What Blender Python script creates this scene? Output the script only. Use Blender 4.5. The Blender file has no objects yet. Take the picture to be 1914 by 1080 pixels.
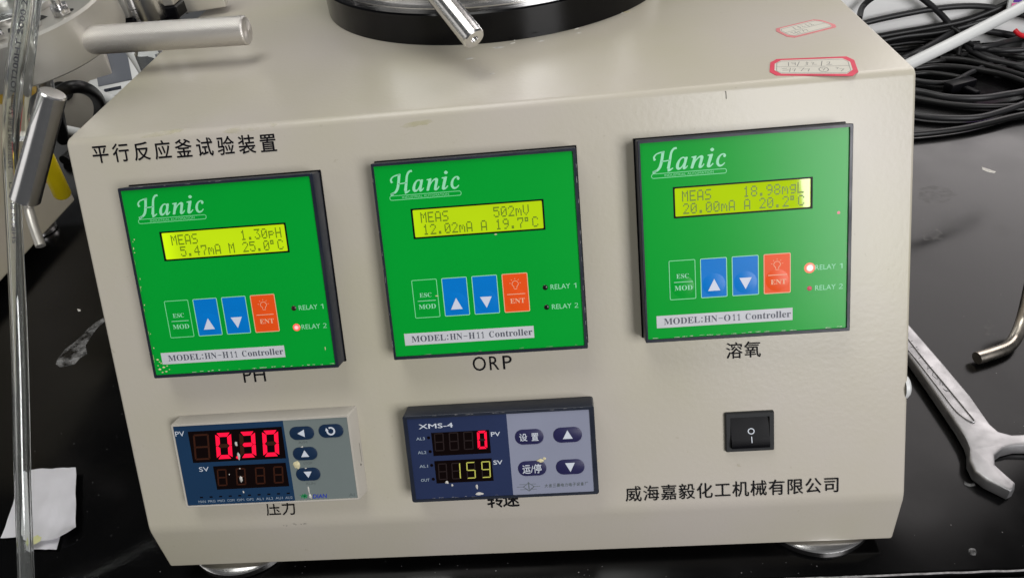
import bpy, bmesh, math, random
from mathutils import Matrix, Vector, noise
random.seed(7)
sc = bpy.context.scene
COL = sc.collection
R = math.radians
MM = 0.001

# ------------------------------------------------------------------ camera
F_PX, PW, PH_ = 1400.0, 1914.0, 1080.0
TILT = R(25); SN, CS = math.sin(TILT), math.cos(TILT); Z0 = 218.0
PANEL = Matrix(((1, 0, 0, 0), (0, SN, -CS, 0), (0, CS, SN, Z0), (0, 0, 0, 1)))   # sloped front panel: u right, v up the slope, w out (mm)
def rot_cam(a, b, c):
    return Matrix.Rotation(c, 4, 'Z') @ Matrix.Rotation(b, 4, 'Y') @ Matrix.Rotation(a, 4, 'X')
CAM_R = PANEL.to_3x3() @ rot_cam(-0.22466, 0.05634, -0.08092).to_3x3()
CAM_L = PANEL @ Vector((88.06, 14.88, 366.04))
cam = bpy.data.cameras.new('camera'); cam_o = bpy.data.objects.new('camera', cam); COL.objects.link(cam_o)
cam.sensor_width = 36; cam.lens = 36 * F_PX / PW; cam.clip_start = 0.01; cam.clip_end = 50
m4 = CAM_R.to_4x4(); m4.translation = CAM_L * MM; cam_o.matrix_world = m4
sc.camera = cam_o
def px_ray(x, y): return CAM_R @ Vector(((x - PW/2)/F_PX, -(y - PH_/2)/F_PX, -1))
def at_z(x, y, z):                       # the point on the level z (mm above the bench) seen at a pixel of the photograph
    d = px_ray(x, y); return CAM_L + d * ((z - CAM_L.z)/d.z)
def at_d(x, y, d): return CAM_L + px_ray(x, y) * d
def on_w(x, y, w=0.0): return PANEL @ on_panel(x, y, w)
def on_panel(x, y, w=0.0):
    d = PANEL.to_3x3().inverted() @ px_ray(x, y); c = PANEL.inverted() @ CAM_L
    return c + d * ((w - c.z)/d.z)

# ------------------------------------------------------------------ world, lamps, exposure
wd = bpy.data.worlds.new('World'); sc.world = wd; wd.use_nodes = True
bg = wd.node_tree.nodes['Background']; bg.inputs[0].default_value = (0.95, 0.97, 1.0, 1); bg.inputs[1].default_value = 0.07
def area(name, loc, target, sx, sy, radiance, col=(1, 1, 1), spread=math.pi):
    l = bpy.data.lights.new(name, 'AREA'); l.shape = 'RECTANGLE'; l.size = sx; l.size_y = sy
    l.energy = radiance * sx * sy * math.pi; l.color = col; l.spread = spread
    o = bpy.data.objects.new(name, l); COL.objects.link(o); o.location = loc
    o.rotation_euler = (Vector(target) - Vector(loc)).to_track_quat('-Z', 'Y').to_euler(); return o
area('window_light_front', (1.45, -2.0, 1.12), (1.13, 0, 0.85), 1.15, 1.5, 11.5, (1.0, 0.99, 1.0))
area('window_light_rear', (2.12, 2.0, 1.95), (0.5, 0.2, 0.1), 1.6, 3.5, 3.2, (1.0, 0.94, 0.93))
area('overhead_fill', (-0.25, 0.15, 2.1), (0, 0.05, 0.1), 1.5, 0.9, 5.1, (1.0, 1.0, 0.965))  # added overhead fill lamp, no ceiling fixture is known
area('front_left_fill', (-2.3, -1.0, 0.8), (0, 0, 0.15), 1.6, 1.4, 0.8, (1.0, 0.98, 0.95))  # added fill lamp that brightens the metal and the left side
for lx, lw, lr in ((-0.46, 0.07, 6.0), (-0.12, 0.04, 5.0), (0.0, 0.10, 7.0), (0.13, 0.04, 4.0)):
    area('streak_strip', (lx, 2.3, 1.22), (lx, 0, 0.24), lw, 0.9, lr, (1.0, 1.0, 0.98))  # added strip lamps drawing streaks that a polished vessel would reflect
sc.view_settings.view_transform = 'Standard'; sc.view_settings.look = 'None'
sc.view_settings.exposure = 0.0; sc.view_settings.gamma = 1

# ------------------------------------------------------------------ materials
def mat(name, col, rough=0.5, metal=0.0, spec=0.5, emit=None, estr=0.0, coat=0.0, coat_rough=0.05,
        bump=None, var=None, rvar=None, aniso=0.0, trans=0.0, ior=1.45, alpha=1.0):
    m = bpy.data.materials.new(name); m.use_nodes = True; nt = m.node_tree; N = nt.nodes; L = nt.links
    p = N['Principled BSDF']; I = p.inputs
    I['Base Color'].default_value = (*col, 1); I['Roughness'].default_value = rough; I['Metallic'].default_value = metal
    I['Specular IOR Level'].default_value = spec; I['Coat Weight'].default_value = coat; I['Coat Roughness'].default_value = coat_rough
    I['Transmission Weight'].default_value = trans; I['IOR'].default_value = ior; I['Anisotropic'].default_value = aniso; I['Alpha'].default_value = alpha
    if emit: I['Emission Color'].default_value = (*emit, 1); I['Emission Strength'].default_value = estr
    tc = N.new('ShaderNodeTexCoord')
    def noise_n(scale, detail=3, stretch=None, rough_=0.5):
        n = N.new('ShaderNodeTexNoise'); n.inputs['Scale'].default_value = scale; n.inputs['Detail'].default_value = detail; n.inputs['Roughness'].default_value = rough_
        if stretch:
            mp = N.new('ShaderNodeMapping'); mp.inputs['Scale'].default_value = stretch; L.new(tc.outputs['Object'], mp.inputs[0]); L.new(mp.outputs[0], n.inputs['Vector'])
        else: L.new(tc.outputs['Object'], n.inputs['Vector'])
        return n
    if var:      # (scale, low factor, high factor[, stretch])
        n = noise_n(var[0], 5, var[3] if len(var) > 3 else None)
        r = N.new('ShaderNodeMapRange'); r.inputs[1].default_value = 0.3; r.inputs[2].default_value = 0.7; r.inputs[3].default_value = var[1]; r.inputs[4].default_value = var[2]
        L.new(n.outputs[0], r.inputs[0])
        mx = N.new('ShaderNodeVectorMath'); mx.operation = 'SCALE'; mx.inputs[0].default_value = col; L.new(r.outputs[0], mx.inputs['Scale']); L.new(mx.outputs[0], I['Base Color'])
    if rvar:
        n = noise_n(rvar[0], 4, rvar[3] if len(rvar) > 3 else None)
        r = N.new('ShaderNodeMapRange'); r.inputs[1].default_value = 0.3; r.inputs[2].default_value = 0.7; r.inputs[3].default_value = rvar[1]; r.inputs[4].default_value = rvar[2]
        L.new(n.outputs[0], r.inputs[0]); L.new(r.outputs[0], I['Roughness'])
    if bump:     # (scale, distance in mm, strength[, stretch])
        n = noise_n(bump[0], 2, bump[3] if len(bump) > 3 else None)
        b = N.new('ShaderNodeBump'); b.inputs['Distance'].default_value = bump[1]*MM; b.inputs['Strength'].default_value = bump[2]
        L.new(n.outputs[0], b.inputs['Height']); L.new(b.outputs[0], I['Normal'])
    return m

def paint_material(name, col):
    """powder coat: fine orange peel, faint yellowed and grey patches"""
    m = mat(name, col, rough=0.30, spec=0.5, bump=(430, 0.16, 0.38))
    nt = m.node_tree; N = nt.nodes; L = nt.links; p = N['Principled BSDF']; tc = N['Texture Coordinate']
    n = N.new('ShaderNodeTexNoise'); n.inputs['Scale'].default_value = 9; n.inputs['Detail'].default_value = 6; L.new(tc.outputs['Object'], n.inputs['Vector'])
    cr = N.new('ShaderNodeValToRGB'); e = cr.color_ramp.elements
    e[0].position = 0.32; e[0].color = (col[0]*0.955, col[1]*0.965, col[2]*0.87, 1); e[1].position = 0.68; e[1].color = (col[0]*1.02, col[1]*1.01, col[2]*1.04, 1)
    n2 = N.new('ShaderNodeTexNoise'); n2.inputs['Scale'].default_value = 260; n2.inputs['Detail'].default_value = 3; L.new(tc.outputs['Object'], n2.inputs['Vector'])
    r2 = N.new('ShaderNodeMapRange'); r2.inputs[1].default_value = 0.71; r2.inputs[2].default_value = 0.78; L.new(n2.outputs[0], r2.inputs[0])
    r2.inputs[4].default_value = 0.35
    mx = N.new('ShaderNodeMix'); mx.data_type = 'RGBA'; mx.inputs['B'].default_value = (col[0]*0.6, col[1]*0.58, col[2]*0.45, 1)
    L.new(n.outputs[0], cr.inputs[0]); L.new(cr.outputs[0], mx.inputs['A']); L.new(r2.outputs[0], mx.inputs['Factor']); L.new(mx.outputs['Result'], p.inputs['Base Color'])
    return m

M = {}
M['paint'] = paint_material('beige_powder_coat', (0.480, 0.445, 0.382))
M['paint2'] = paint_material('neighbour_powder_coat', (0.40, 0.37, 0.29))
M['ink'] = mat('black_print', (0.005, 0.005, 0.007), 0.5, spec=0.12)
M['frame'] = mat('dark_blue_black_plastic', (0.012, 0.016, 0.028), 0.32, bump=(900, 0.03, 0.3), rvar=(60, 0.25, 0.5))
M['black'] = mat('black_plastic', (0.003, 0.003, 0.004), 0.32, spec=0.14, rvar=(80, 0.26, 0.42))
M['blackframe'] = mat('black_switch_frame', (0.026, 0.027, 0.028), 0.5, spec=0.25)
M['green'] = mat('green_film', (0.0002, 0.335, 0.030), 0.24, coat=0.0, spec=0.32, bump=(35, 0.25, 0.12), var=(14, 0.95, 1.04))
M['cyan'] = mat('pale_green_print', (0.30, 0.72, 0.45), 0.4)
M['cyan2'] = mat('thin_green_print', (0.20, 0.70, 0.33), 0.4)
M['blue'] = mat('blue_key', (0.0003, 0.185, 0.60), 0.28, spec=0.3, var=(60, 0.96, 1.04))
M['orange'] = mat('orange_key', (0.82, 0.088, 0.010), 0.28, spec=0.3, var=(60, 0.96, 1.04))
M['pale'] = mat('pale_key_print', (0.62, 0.66, 0.78), 0.4)
M['peach'] = mat('peach_key_print', (0.85, 0.45, 0.28), 0.4)
M['label'] = mat('grey_white_label', (0.56, 0.57, 0.60), 0.5, var=(120, 0.94, 1.03))
M['labelink'] = mat('grey_label_print', (0.075, 0.08, 0.105), 0.5)
M['lcdink'] = mat('lcd_segment', (0.07, 0.12, 0.004), 0.4, emit=(0.13, 0.20, 0.0), estr=0.35)
def lcd_material(name, k, left):
    m = mat(name, (0.10, 0.14, 0.004), 0.035, spec=0.85); nt = m.node_tree; N = nt.nodes; L = nt.links; p = N['Principled BSDF']
    tc = N['Texture Coordinate']; sx = N.new('ShaderNodeSeparateXYZ'); L.new(tc.outputs['Object'], sx.inputs[0])
    r = N.new('ShaderNodeMapRange'); r.interpolation_type = 'SMOOTHSTEP'; r.inputs[1].default_value = 0.0; r.inputs[2].default_value = 0.010; r.inputs[3].default_value = left; r.inputs[4].default_value = 1.0
    L.new(sx.outputs[0], r.inputs[0])
    n = N.new('ShaderNodeTexNoise'); n.inputs['Scale'].default_value = 50; L.new(tc.outputs['Object'], n.inputs['Vector'])
    r2 = N.new('ShaderNodeMapRange'); r2.inputs[3].default_value = 0.93; r2.inputs[4].default_value = 1.07; L.new(n.outputs[0], r2.inputs[0])
    mu = N.new('ShaderNodeMath'); mu.operation = 'MULTIPLY'; L.new(r.outputs[0], mu.inputs[0]); L.new(r2.outputs[0], mu.inputs[1])
    m2 = N.new('ShaderNodeMath'); m2.operation = 'MULTIPLY'; m2.inputs[1].default_value = k; L.new(mu.outputs[0], m2.inputs[0])
    p.inputs['Emission Color'].default_value = (0.60, 0.86, 0.0, 1); L.new(m2.outputs[0], p.inputs['Emission Strength'])
    return m
M['lcd_bright'] = lcd_material('lcd_backlight_bright', 0.74, 1.35)
M['lcd_mid'] = lcd_material('lcd_backlight', 0.64, 1.15)
M['lcd_dim'] = lcd_material('lcd_backlight_soft', 0.58, 1.1)
M['led_off'] = mat('led_off_dark', (0.03, 0.012, 0.01), 0.2)
M['led_black'] = mat('led_off_black', (0.006, 0.008, 0.006), 0.2)
M['led_faint'] = mat('led_faint', (0.42, 0.06, 0.10), 0.2, emit=(0.8, 0.12, 0.15), estr=0.25)
def led_material(name, stops, strength, rad):  # radial ramp; its outer stops paint the lamp's glow halo
    m = mat(name, (0.5, 0.05, 0.04), 0.3); nt = m.node_tree; N = nt.nodes; L = nt.links; p = N['Principled BSDF']; tc = N['Texture Coordinate']
    ln = N.new('ShaderNodeVectorMath'); ln.operation = 'LENGTH'; L.new(tc.outputs['Object'], ln.inputs[0])
    r = N.new('ShaderNodeMapRange'); r.inputs[1].default_value = 0; r.inputs[2].default_value = rad*MM; L.new(ln.outputs['Value'], r.inputs[0])
    cr = N.new('ShaderNodeValToRGB'); e = cr.color_ramp.elements; e[0].position = stops[0][0]; e[0].color = (*stops[0][1], 1); e[1].position = stops[-1][0]; e[1].color = (*stops[-1][1], 1)
    for q, c in stops[1:-1]: x = e.new(q); x.color = (*c, 1)
    L.new(r.outputs[0], cr.inputs[0]); L.new(cr.outputs[0], p.inputs['Emission Color']); p.inputs['Emission Strength'].default_value = strength; return m
M['led_on'] = led_material('led_lit_red', [(0.0, (1, 0.62, 0.6)), (0.35, (1.0, 0.42, 0.40)), (0.6, (0.9, 0.07, 0.06)), (1.0, (0.30, 0.05, 0.02))], 1.3, 2.3)
M['led_hot'] = led_material('led_lit_bright', [(0.0, (1, 1, 0.95)), (0.42, (1.0, 0.85, 0.75)), (0.62, (1.0, 0.25, 0.20)), (0.82, (0.50, 0.12, 0.08)), (1.0, (0.14, 0.24, 0.10))], 1.5, 2.6)
M['led_rim'] = mat('led_red_glow_ring', (0.7, 0.05, 0.04), 0.4, emit=(1.0, 0.10, 0.07), estr=0.75)
M['navy'] = mat('navy_film', (0.008, 0.034, 0.085), 0.34, var=(30, 0.9, 1.08))
M['navy2'] = mat('slate_navy_film', (0.017, 0.028, 0.080), 0.34, var=(30, 0.92, 1.08))
M['greyfilm'] = mat('grey_green_film', (0.155, 0.185, 0.180), 0.42, var=(25, 0.95, 1.05))
M['lilac'] = mat('lilac_grey_film', (0.235, 0.250, 0.330), 0.42, var=(25, 0.96, 1.05))
M['ivory'] = mat('ivory_plastic', (0.46, 0.43, 0.375), 0.42, bump=(700, 0.03, 0.3), var=(40, 0.93, 1.04))
M['key1'] = mat('dark_teal_key', (0.006, 0.022, 0.058), 0.35)
M['key2'] = mat('dark_violet_key', (0.018, 0.017, 0.070), 0.35)
M['white'] = mat('white_print', (0.60, 0.64, 0.70), 0.45)
M['dim'] = mat('dim_grey_print', (0.30, 0.36, 0.42), 0.45)
M['faint'] = mat('faint_dark_print', (0.10, 0.12, 0.12), 0.45)
M['window'] = mat('display_window', (0.004, 0.0015, 0.0015), 0.14, spec=0.3)
M['seg_off'] = mat('segment_off_brown', (0.040, 0.012, 0.006), 0.4, spec=0.2)
M['seg_off2'] = mat('segment_off_dim', (0.020, 0.012, 0.012), 0.3)
M['seg_red'] = mat('segment_lit_red', (0.3, 0.004, 0.01), 0.6, spec=0.1, emit=(1.0, 0.004, 0.046), estr=1.05)
M['seg_yel'] = mat('segment_lit_yellow', (0.3, 0.3, 0.02), 0.4, emit=(0.62, 0.62, 0.20), estr=0.38)
M['logogreen'] = mat('worn_green_logo', (0.01, 0.22, 0.07), 0.5)
M['logoblue'] = mat('worn_blue_logo', (0.012, 0.035, 0.36), 0.5)
M['steel'] = mat('satin_steel', (0.64, 0.63, 0.62), 0.24, 1.0, rvar=(40, 0.2, 0.32))
def turned_material(name, col, r0, r1, scale=2600, bd=0.004):
    m = mat(name, col, r0, 1.0); nt = m.node_tree; N = nt.nodes; L = nt.links; p = N['Principled BSDF']; tc = N['Texture Coordinate']
    sx = N.new('ShaderNodeSeparateXYZ'); L.new(tc.outputs['Object'], sx.inputs[0]); cb = N.new('ShaderNodeCombineXYZ'); L.new(sx.outputs[0], cb.inputs[0]); L.new(sx.outputs[1], cb.inputs[1])
    ln = N.new('ShaderNodeVectorMath'); ln.operation = 'LENGTH'; L.new(cb.outputs[0], ln.inputs[0]); c2 = N.new('ShaderNodeCombineXYZ'); L.new(ln.outputs['Value'], c2.inputs[0]); L.new(sx.outputs[2], c2.inputs[1])
    n = N.new('ShaderNodeTexNoise'); n.inputs['Scale'].default_value = scale; n.inputs['Detail'].default_value = 2; L.new(c2.outputs[0], n.inputs['Vector'])
    r = N.new('ShaderNodeMapRange'); r.inputs[1].default_value = 0.35; r.inputs[2].default_value = 0.65; r.inputs[3].default_value = r0; r.inputs[4].default_value = r1; L.new(n.outputs[0], r.inputs[0]); L.new(r.outputs[0], p.inputs['Roughness'])
    b = N.new('ShaderNodeBump'); b.inputs['Distance'].default_value = bd*MM; b.inputs['Strength'].default_value = 0.3; L.new(n.outputs[0], b.inputs['Height']); L.new(b.outputs[0], p.inputs['Normal'])
    return m
M['grip'] = turned_material('bright_grip_steel', (0.86, 0.85, 0.85), 0.21, 0.24, 500, 0.0)
M['turned'] = turned_material('turned_steel', (0.74, 0.73, 0.72), 0.17, 0.27)
M['matte_steel'] = mat('blasted_steel', (0.58, 0.56, 0.51), 0.42, 0.85, bump=(500, 0.03, 0.4), var=(20, 0.9, 1.06))
M['ring_black'] = mat('black_lacquered_ring', (0.002, 0.002, 0.0025), 0.13, spec=0.3, rvar=(30, 0.09, 0.20))
M['yellow'] = mat('yellow_plastic', (0.80, 0.62, 0.008), 0.36)
M['cable'] = mat('black_cable_jacket', (0.007, 0.007, 0.007), 0.40, spec=0.35, bump=(300, 0.05, 0.3))
M['cable_grey'] = mat('dark_grey_cable_jacket', (0.015, 0.015, 0.016), 0.42, spec=0.45, bump=(300, 0.05, 0.3))
M['white_pl'] = mat('white_plastic', (0.62, 0.63, 0.62), 0.35, var=(15, 0.92, 1.04))
M['wallm'] = mat('white_wall_paint', (0.86, 0.86, 0.85), 0.7, bump=(120, 0.1, 0.3))
M['paper'] = mat('white_paper', (0.64, 0.63, 0.66), 0.75, bump=(60, 0.4, 0.4), var=(40, 0.93, 1.03))
M['paper_ink'] = mat('grey_paper_print', (0.16, 0.16, 0.17), 0.7)
M['stain'] = mat('yellow_stain', (0.62, 0.58, 0.14), 0.6)
M['crust'] = mat('dried_yellow_residue', (0.62, 0.56, 0.34), 0.7, bump=(900, 0.2, 0.7), var=(400, 0.7, 1.15))
M['edge_grey'] = mat('grey_wear_and_highlight', (0.30, 0.29, 0.29), 0.6, var=(300, 0.5, 1.2))  # grey of scuffs and specks, also of the bench edge highlight
M['crust_w'] = mat('dried_white_residue', (0.62, 0.60, 0.55), 0.75, bump=(900, 0.2, 0.7), var=(400, 0.6, 1.15))
M['red'] = mat('red_border_print', (0.66, 0.055, 0.10), 0.5, var=(90, 0.85, 1.1))
M['pink'] = mat('faded_pink_print', (0.62, 0.20, 0.21), 0.5, var=(90, 0.9, 1.1))
M['sticker'] = mat('sticker_paper', (0.60, 0.575, 0.50), 0.5, var=(60, 0.95, 1.03))
M['sticker_ink'] = mat('sticker_handwriting', (0.14, 0.145, 0.14), 0.6)
M['redwire'] = mat('red_wire', (0.6, 0.01, 0.02), 0.35)
M['purple'] = mat('purple_print', (0.10, 0.02, 0.30), 0.35)
M['magenta'] = mat('pink_print', (0.75, 0.15, 0.35), 0.35)
M['greyscreen'] = mat('grey_display', (0.13, 0.14, 0.16), 0.25)
M['granite'] = mat('speckled_black_edge', (0.02, 0.02, 0.021), 0.45, var=(500, 0.2, 2.4), bump=(400, 0.3, 0.6))
M['zinc'] = mat('zinc_plated_steel', (0.56, 0.51, 0.44), 0.25, 1.0, rvar=(70, 0.2, 0.4), var=(60, 0.8, 1.1))
M['forged'] = mat('forged_chrome_vanadium', (0.40, 0.395, 0.40), 0.40, 0.92, bump=(600, 0.06, 0.5), rvar=(90, 0.40, 0.58), var=(120, 0.85, 1.08))
M['dark_etch'] = mat('dark_etched_letters', (0.16, 0.16, 0.165), 0.5, 0.8)
M['blue_pl'] = mat('blue_cap_plastic', (0.02, 0.07, 0.42), 0.35)
M['glass'] = mat('clear_tubing', (0.92, 0.94, 0.92), 0.03, trans=0.97, ior=1.42)
M['jar'] = mat('clear_glass', (0.95, 0.97, 0.96), 0.02, trans=1.0, ior=1.45)
M['amber'] = mat('amber_liquid', (0.55, 0.36, 0.04), 0.3)
M['tubeink'] = mat('tube_print', (0.05, 0.05, 0.06), 0.5)
M['gap'] = mat('dark_gap', (0.010, 0.010, 0.009), 0.8)
M['scuff'] = mat('scuff_line', (0.11, 0.10, 0.085), 0.7)

def table_material():
    m = mat('black_epoxy_bench', (0.0012, 0.0012, 0.0013), 0.13, spec=0.27); nt = m.node_tree; N = nt.nodes; L = nt.links; p = N['Principled BSDF']; tc = N['Texture Coordinate']
    n = N.new('ShaderNodeTexNoise'); n.inputs['Scale'].default_value = 14; n.inputs['Detail'].default_value = 8; L.new(tc.outputs['Object'], n.inputs['Vector'])
    r = N.new('ShaderNodeMapRange'); r.inputs[1].default_value = 0.35; r.inputs[2].default_value = 0.7; r.inputs[3].default_value = 0.12; r.inputs[4].default_value = 0.26
    L.new(n.outputs[0], r.inputs[0]); L.new(r.outputs[0], p.inputs['Roughness'])
    v = N.new('ShaderNodeTexNoise'); v.inputs['Scale'].default_value = 190; v.inputs['Detail'].default_value = 4; L.new(tc.outputs['Object'], v.inputs['Vector'])
    r2 = N.new('ShaderNodeMapRange'); r2.inputs[1].default_value = 0.70; r2.inputs[2].default_value = 0.80; r2.inputs[4].default_value = 0.35; L.new(v.outputs[0], r2.inputs[0])
    n3 = N.new('ShaderNodeTexNoise'); n3.inputs['Scale'].default_value = 7; n3.inputs['Detail'].default_value = 5; L.new(tc.outputs['Object'], n3.inputs['Vector'])
    r3 = N.new('ShaderNodeMapRange'); r3.inputs[1].default_value = 0.5; r3.inputs[2].default_value = 0.75; r3.inputs[4].default_value = 0.025; L.new(n3.outputs[0], r3.inputs[0])
    ad = N.new('ShaderNodeMath'); ad.operation = 'ADD'; ad.use_clamp = True; L.new(r2.outputs[0], ad.inputs[0]); L.new(r3.outputs[0], ad.inputs[1])
    mx = N.new('ShaderNodeMix'); mx.data_type = 'RGBA'; mx.inputs['A'].default_value = (0.0012, 0.0012, 0.0013, 1); mx.inputs['B'].default_value = (0.04, 0.039, 0.04, 1)
    L.new(ad.outputs[0], mx.inputs['Factor']); L.new(mx.outputs['Result'], p.inputs['Base Color'])
    return m
M['bench'] = table_material()

def knurl_material():
    m = mat('knurled_steel', (0.68, 0.65, 0.61), 0.36, 0.9); nt = m.node_tree; N = nt.nodes; L = nt.links; p = N['Principled BSDF']; tc = N['Texture Coordinate']
    sx = N.new('ShaderNodeSeparateXYZ'); L.new(tc.outputs['Object'], sx.inputs[0])
    at = N.new('ShaderNodeMath'); at.operation = 'ARCTAN2'; L.new(sx.outputs[0], at.inputs[0]); L.new(sx.outputs[1], at.inputs[1])
    outs = []
    for s in (-1, 1):
        a = N.new('ShaderNodeMath'); a.operation = 'MULTIPLY'; a.inputs[1].default_value = 38; L.new(at.outputs[0], a.inputs[0])
        b = N.new('ShaderNodeMath'); b.operation = 'MULTIPLY_ADD'; b.inputs[1].default_value = s*4600; L.new(sx.outputs[2], b.inputs[0]); L.new(a.outputs[0], b.inputs[2])
        c = N.new('ShaderNodeMath'); c.operation = 'SINE'; L.new(b.outputs[0], c.inputs[0]); outs.append(c)
    mn = N.new('ShaderNodeMath'); mn.operation = 'MINIMUM'; L.new(outs[0].outputs[0], mn.inputs[0]); L.new(outs[1].outputs[0], mn.inputs[1])
    bp = N.new('ShaderNodeBump'); bp.inputs['Distance'].default_value = 0.14*MM; bp.inputs['Strength'].default_value = 0.55
    L.new(mn.outputs[0], bp.inputs['Height']); L.new(bp.outputs[0], p.inputs['Normal'])
    return m
M['knurl'] = knurl_material()

# ------------------------------------------------------------------ mesh builders (mm)
class G:
    def __init__(s): s.bm = bmesh.new(); s.mats = []
    def mi(s, m):
        if m is None: return 0
        if m not in s.mats: s.mats.append(m)
        return s.mats.index(m)
    def raw(s, vs, fs, m=None, X=None):
        k = s.mi(m); bv = [s.bm.verts.new((X @ Vector(v)) if X else v) for v in vs]
        for f in fs:
            try: fa = s.bm.faces.new([bv[i] for i in f]); fa.material_index = k
            except ValueError: pass
        return bv
    def _merge(s, b2, m=None, X=None):
        k = s.mi(m); b2.verts.index_update()
        bv = [s.bm.verts.new((X @ v.co) if X else v.co) for v in b2.verts]
        for f in b2.faces:
            fa = s.bm.faces.new([bv[v.index] for v in f.verts]); fa.material_index = k
        b2.free()
    def prism(s, pts, z0, z1, bevel=0, seg=2, m=None, X=None, edges='all'):
        b = bmesh.new(); n = len(pts)
        lo = [b.verts.new((x, y, z0)) for x, y in pts]; hi = [b.verts.new((x, y, z1)) for x, y in pts]
        b.faces.new(lo[::-1]); b.faces.new(hi)
        for i in range(n): b.faces.new((lo[i], lo[(i+1) % n], hi[(i+1) % n], hi[i]))
        bmesh.ops.recalc_face_normals(b, faces=b.faces)
        if bevel:
            if edges == 'all': es = [e for e in b.edges if e.calc_face_angle(0) > 0.5]
            elif edges == 'top': es = [e for e in b.edges if all(abs(v.co.z - z1) < 1e-6 for v in e.verts)]
            elif edges == 'caps': es = [e for e in b.edges if abs(e.verts[0].co.z - e.verts[1].co.z) < 1e-6]
            bmesh.ops.bevel(b, geom=es, offset=bevel, segments=seg, profile=0.5, affect='EDGES', clamp_overlap=True)
        s._merge(b, m, X)
    def box(s, x0, x1, y0, y1, z0, z1, bevel=0, seg=2, m=None, X=None, edges='all'):
        s.prism([(x0, y0), (x1, y0), (x1, y1), (x0, y1)], z0, z1, bevel, seg, m, X, edges)
    def lathe(s, prof, seg=48, m=None, X=None):
        vs = []; fs = []; rings = []
        for r, z in prof:
            if r < 1e-6: rings.append([len(vs)]); vs.append((0, 0, z))
            else:
                rings.append(list(range(len(vs), len(vs)+seg))); vs += [(r*math.cos(2*math.pi*i/seg), r*math.sin(2*math.pi*i/seg), z) for i in range(seg)]
        for a, b in zip(rings, rings[1:]):
            for i in range(seg):
                j = (i+1) % seg
                if len(a) == 1 and len(b) == 1: continue
                if len(a) == 1: fs.append((a[0], b[i], b[j]))
                elif len(b) == 1: fs.append((a[i], a[j], b[0]))
                else: fs.append((a[i], a[j], b[j], b[i]))
        s.raw(vs, fs, m, X)
    def tube(s, pts, r, seg=12, m=None, cap=True, sub=6, X=None):
        P = spline(pts, sub) if sub > 1 else [Vector(p) for p in pts]
        vs = []; fs = []; up = Vector((0, 0, 1)); prev = None
        for i, p in enumerate(P):
            t = (P[min(i+1, len(P)-1)] - P[max(i-1, 0)]).normalized()
            if prev is None: nx = t.cross(up if abs(t.z) < 0.9 else Vector((1, 0, 0))).normalized()
            else: nx = (prev - t*prev.dot(t)).normalized()
            prev = nx; ny = t.cross(nx)
            rr = r(i/(len(P)-1)) if callable(r) else r
            for k in range(seg):
                a = 2*math.pi*k/seg; vs.append(p + nx*math.cos(a)*rr + ny*math.sin(a)*rr)
            if i:
                for k in range(seg):
                    a0 = (i-1)*seg+k; a1 = (i-1)*seg+(k+1) % seg; fs.append((a0, a1, a1+seg, a0+seg))
        if cap: fs.append(tuple(range(seg))[::-1]); n = len(P)-1; fs.append(tuple(range(n*seg, (n+1)*seg)))
        s.raw(vs, fs, m, X)
    def ribbon(s, pts, w, z=0, m=None, X=None, closed=False):
        """flat printed stroke; w a number or a list of widths"""
        n = len(pts); P = [Vector((p[0], p[1])) for p in pts]; vs = []; fs = []
        for i in range(n):
            a = P[(i-1) % n] if closed or i else P[0]; b = P[(i+1) % n] if closed or i < n-1 else P[-1]
            t = (b-a); t = t.normalized() if t.length > 1e-9 else Vector((1, 0)); nn = Vector((-t.y, t.x))
            k = 1.0
            if (closed or 0 < i < n-1):
                t1 = (P[i]-a).normalized(); k = 1/max(0.5, abs(Vector((-t1.y, t1.x)).dot(nn)))
            ww = (w[i] if isinstance(w, (list, tuple)) else w)/2*k
            vs += [(*(P[i]+nn*ww), z), (*(P[i]-nn*ww), z)]
        for i in range(n if closed else n-1):
            j = (i+1) % n; fs.append((2*i+1, 2*j+1, 2*j, 2*i))
        s.raw(vs, fs, m, X)
    def disc(s, x, y, r, z, m=None, seg=24, X=None, ry=None):
        ry = ry or r; s.raw([(x+r*math.cos(2*math.pi*i/seg), y+ry*math.sin(2*math.pi*i/seg), z) for i in range(seg)], [tuple(range(seg))], m, X)
    def poly(s, pts, z, m=None, X=None): s.raw([(x, y, z) for x, y in pts], [tuple(range(len(pts)))], m, X)
    def text(s, txt, box, z=0, m=None, X=None, shear=0, bold=0, rot=0, keep=False):
        """lettering fitted into box = (x0, y0, x1, y1); keep = keep proportions and fit the height"""
        vs, fs = glyphs(txt, shear, bold)
        x0 = min(v[0] for v in vs); x1 = max(v[0] for v in vs); y0 = min(v[1] for v in vs); y1 = max(v[1] for v in vs)
        sy = (box[3]-box[1])/max(1e-6, y1-y0); sx = sy if keep else (box[2]-box[0])/max(1e-6, x1-x0)
        c, n = math.cos(rot), math.sin(rot); out = []
        for v in vs:
            a = (v[0]-x0)*sx; b = (v[1]-y0)*sy; out.append((box[0]+a*c-b*n, box[1]+a*n+b*c, z+0.012*v[2]))
        s.raw(out, fs, m, X)
    def mesh(s, name, smooth=True, angle=35):
        bmesh.ops.scale(s.bm, vec=(MM, MM, MM), verts=s.bm.verts)
        me = bpy.data.meshes.new(name); s.bm.to_mesh(me); s.bm.free()
        for m in s.mats: me.materials.append(M[m])
        if smooth and len(me.polygons):
            me.polygons.foreach_set('use_smooth', [True]*len(me.polygons)); me.set_sharp_from_angle(angle=R(angle))
        me.update(); return me

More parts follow.
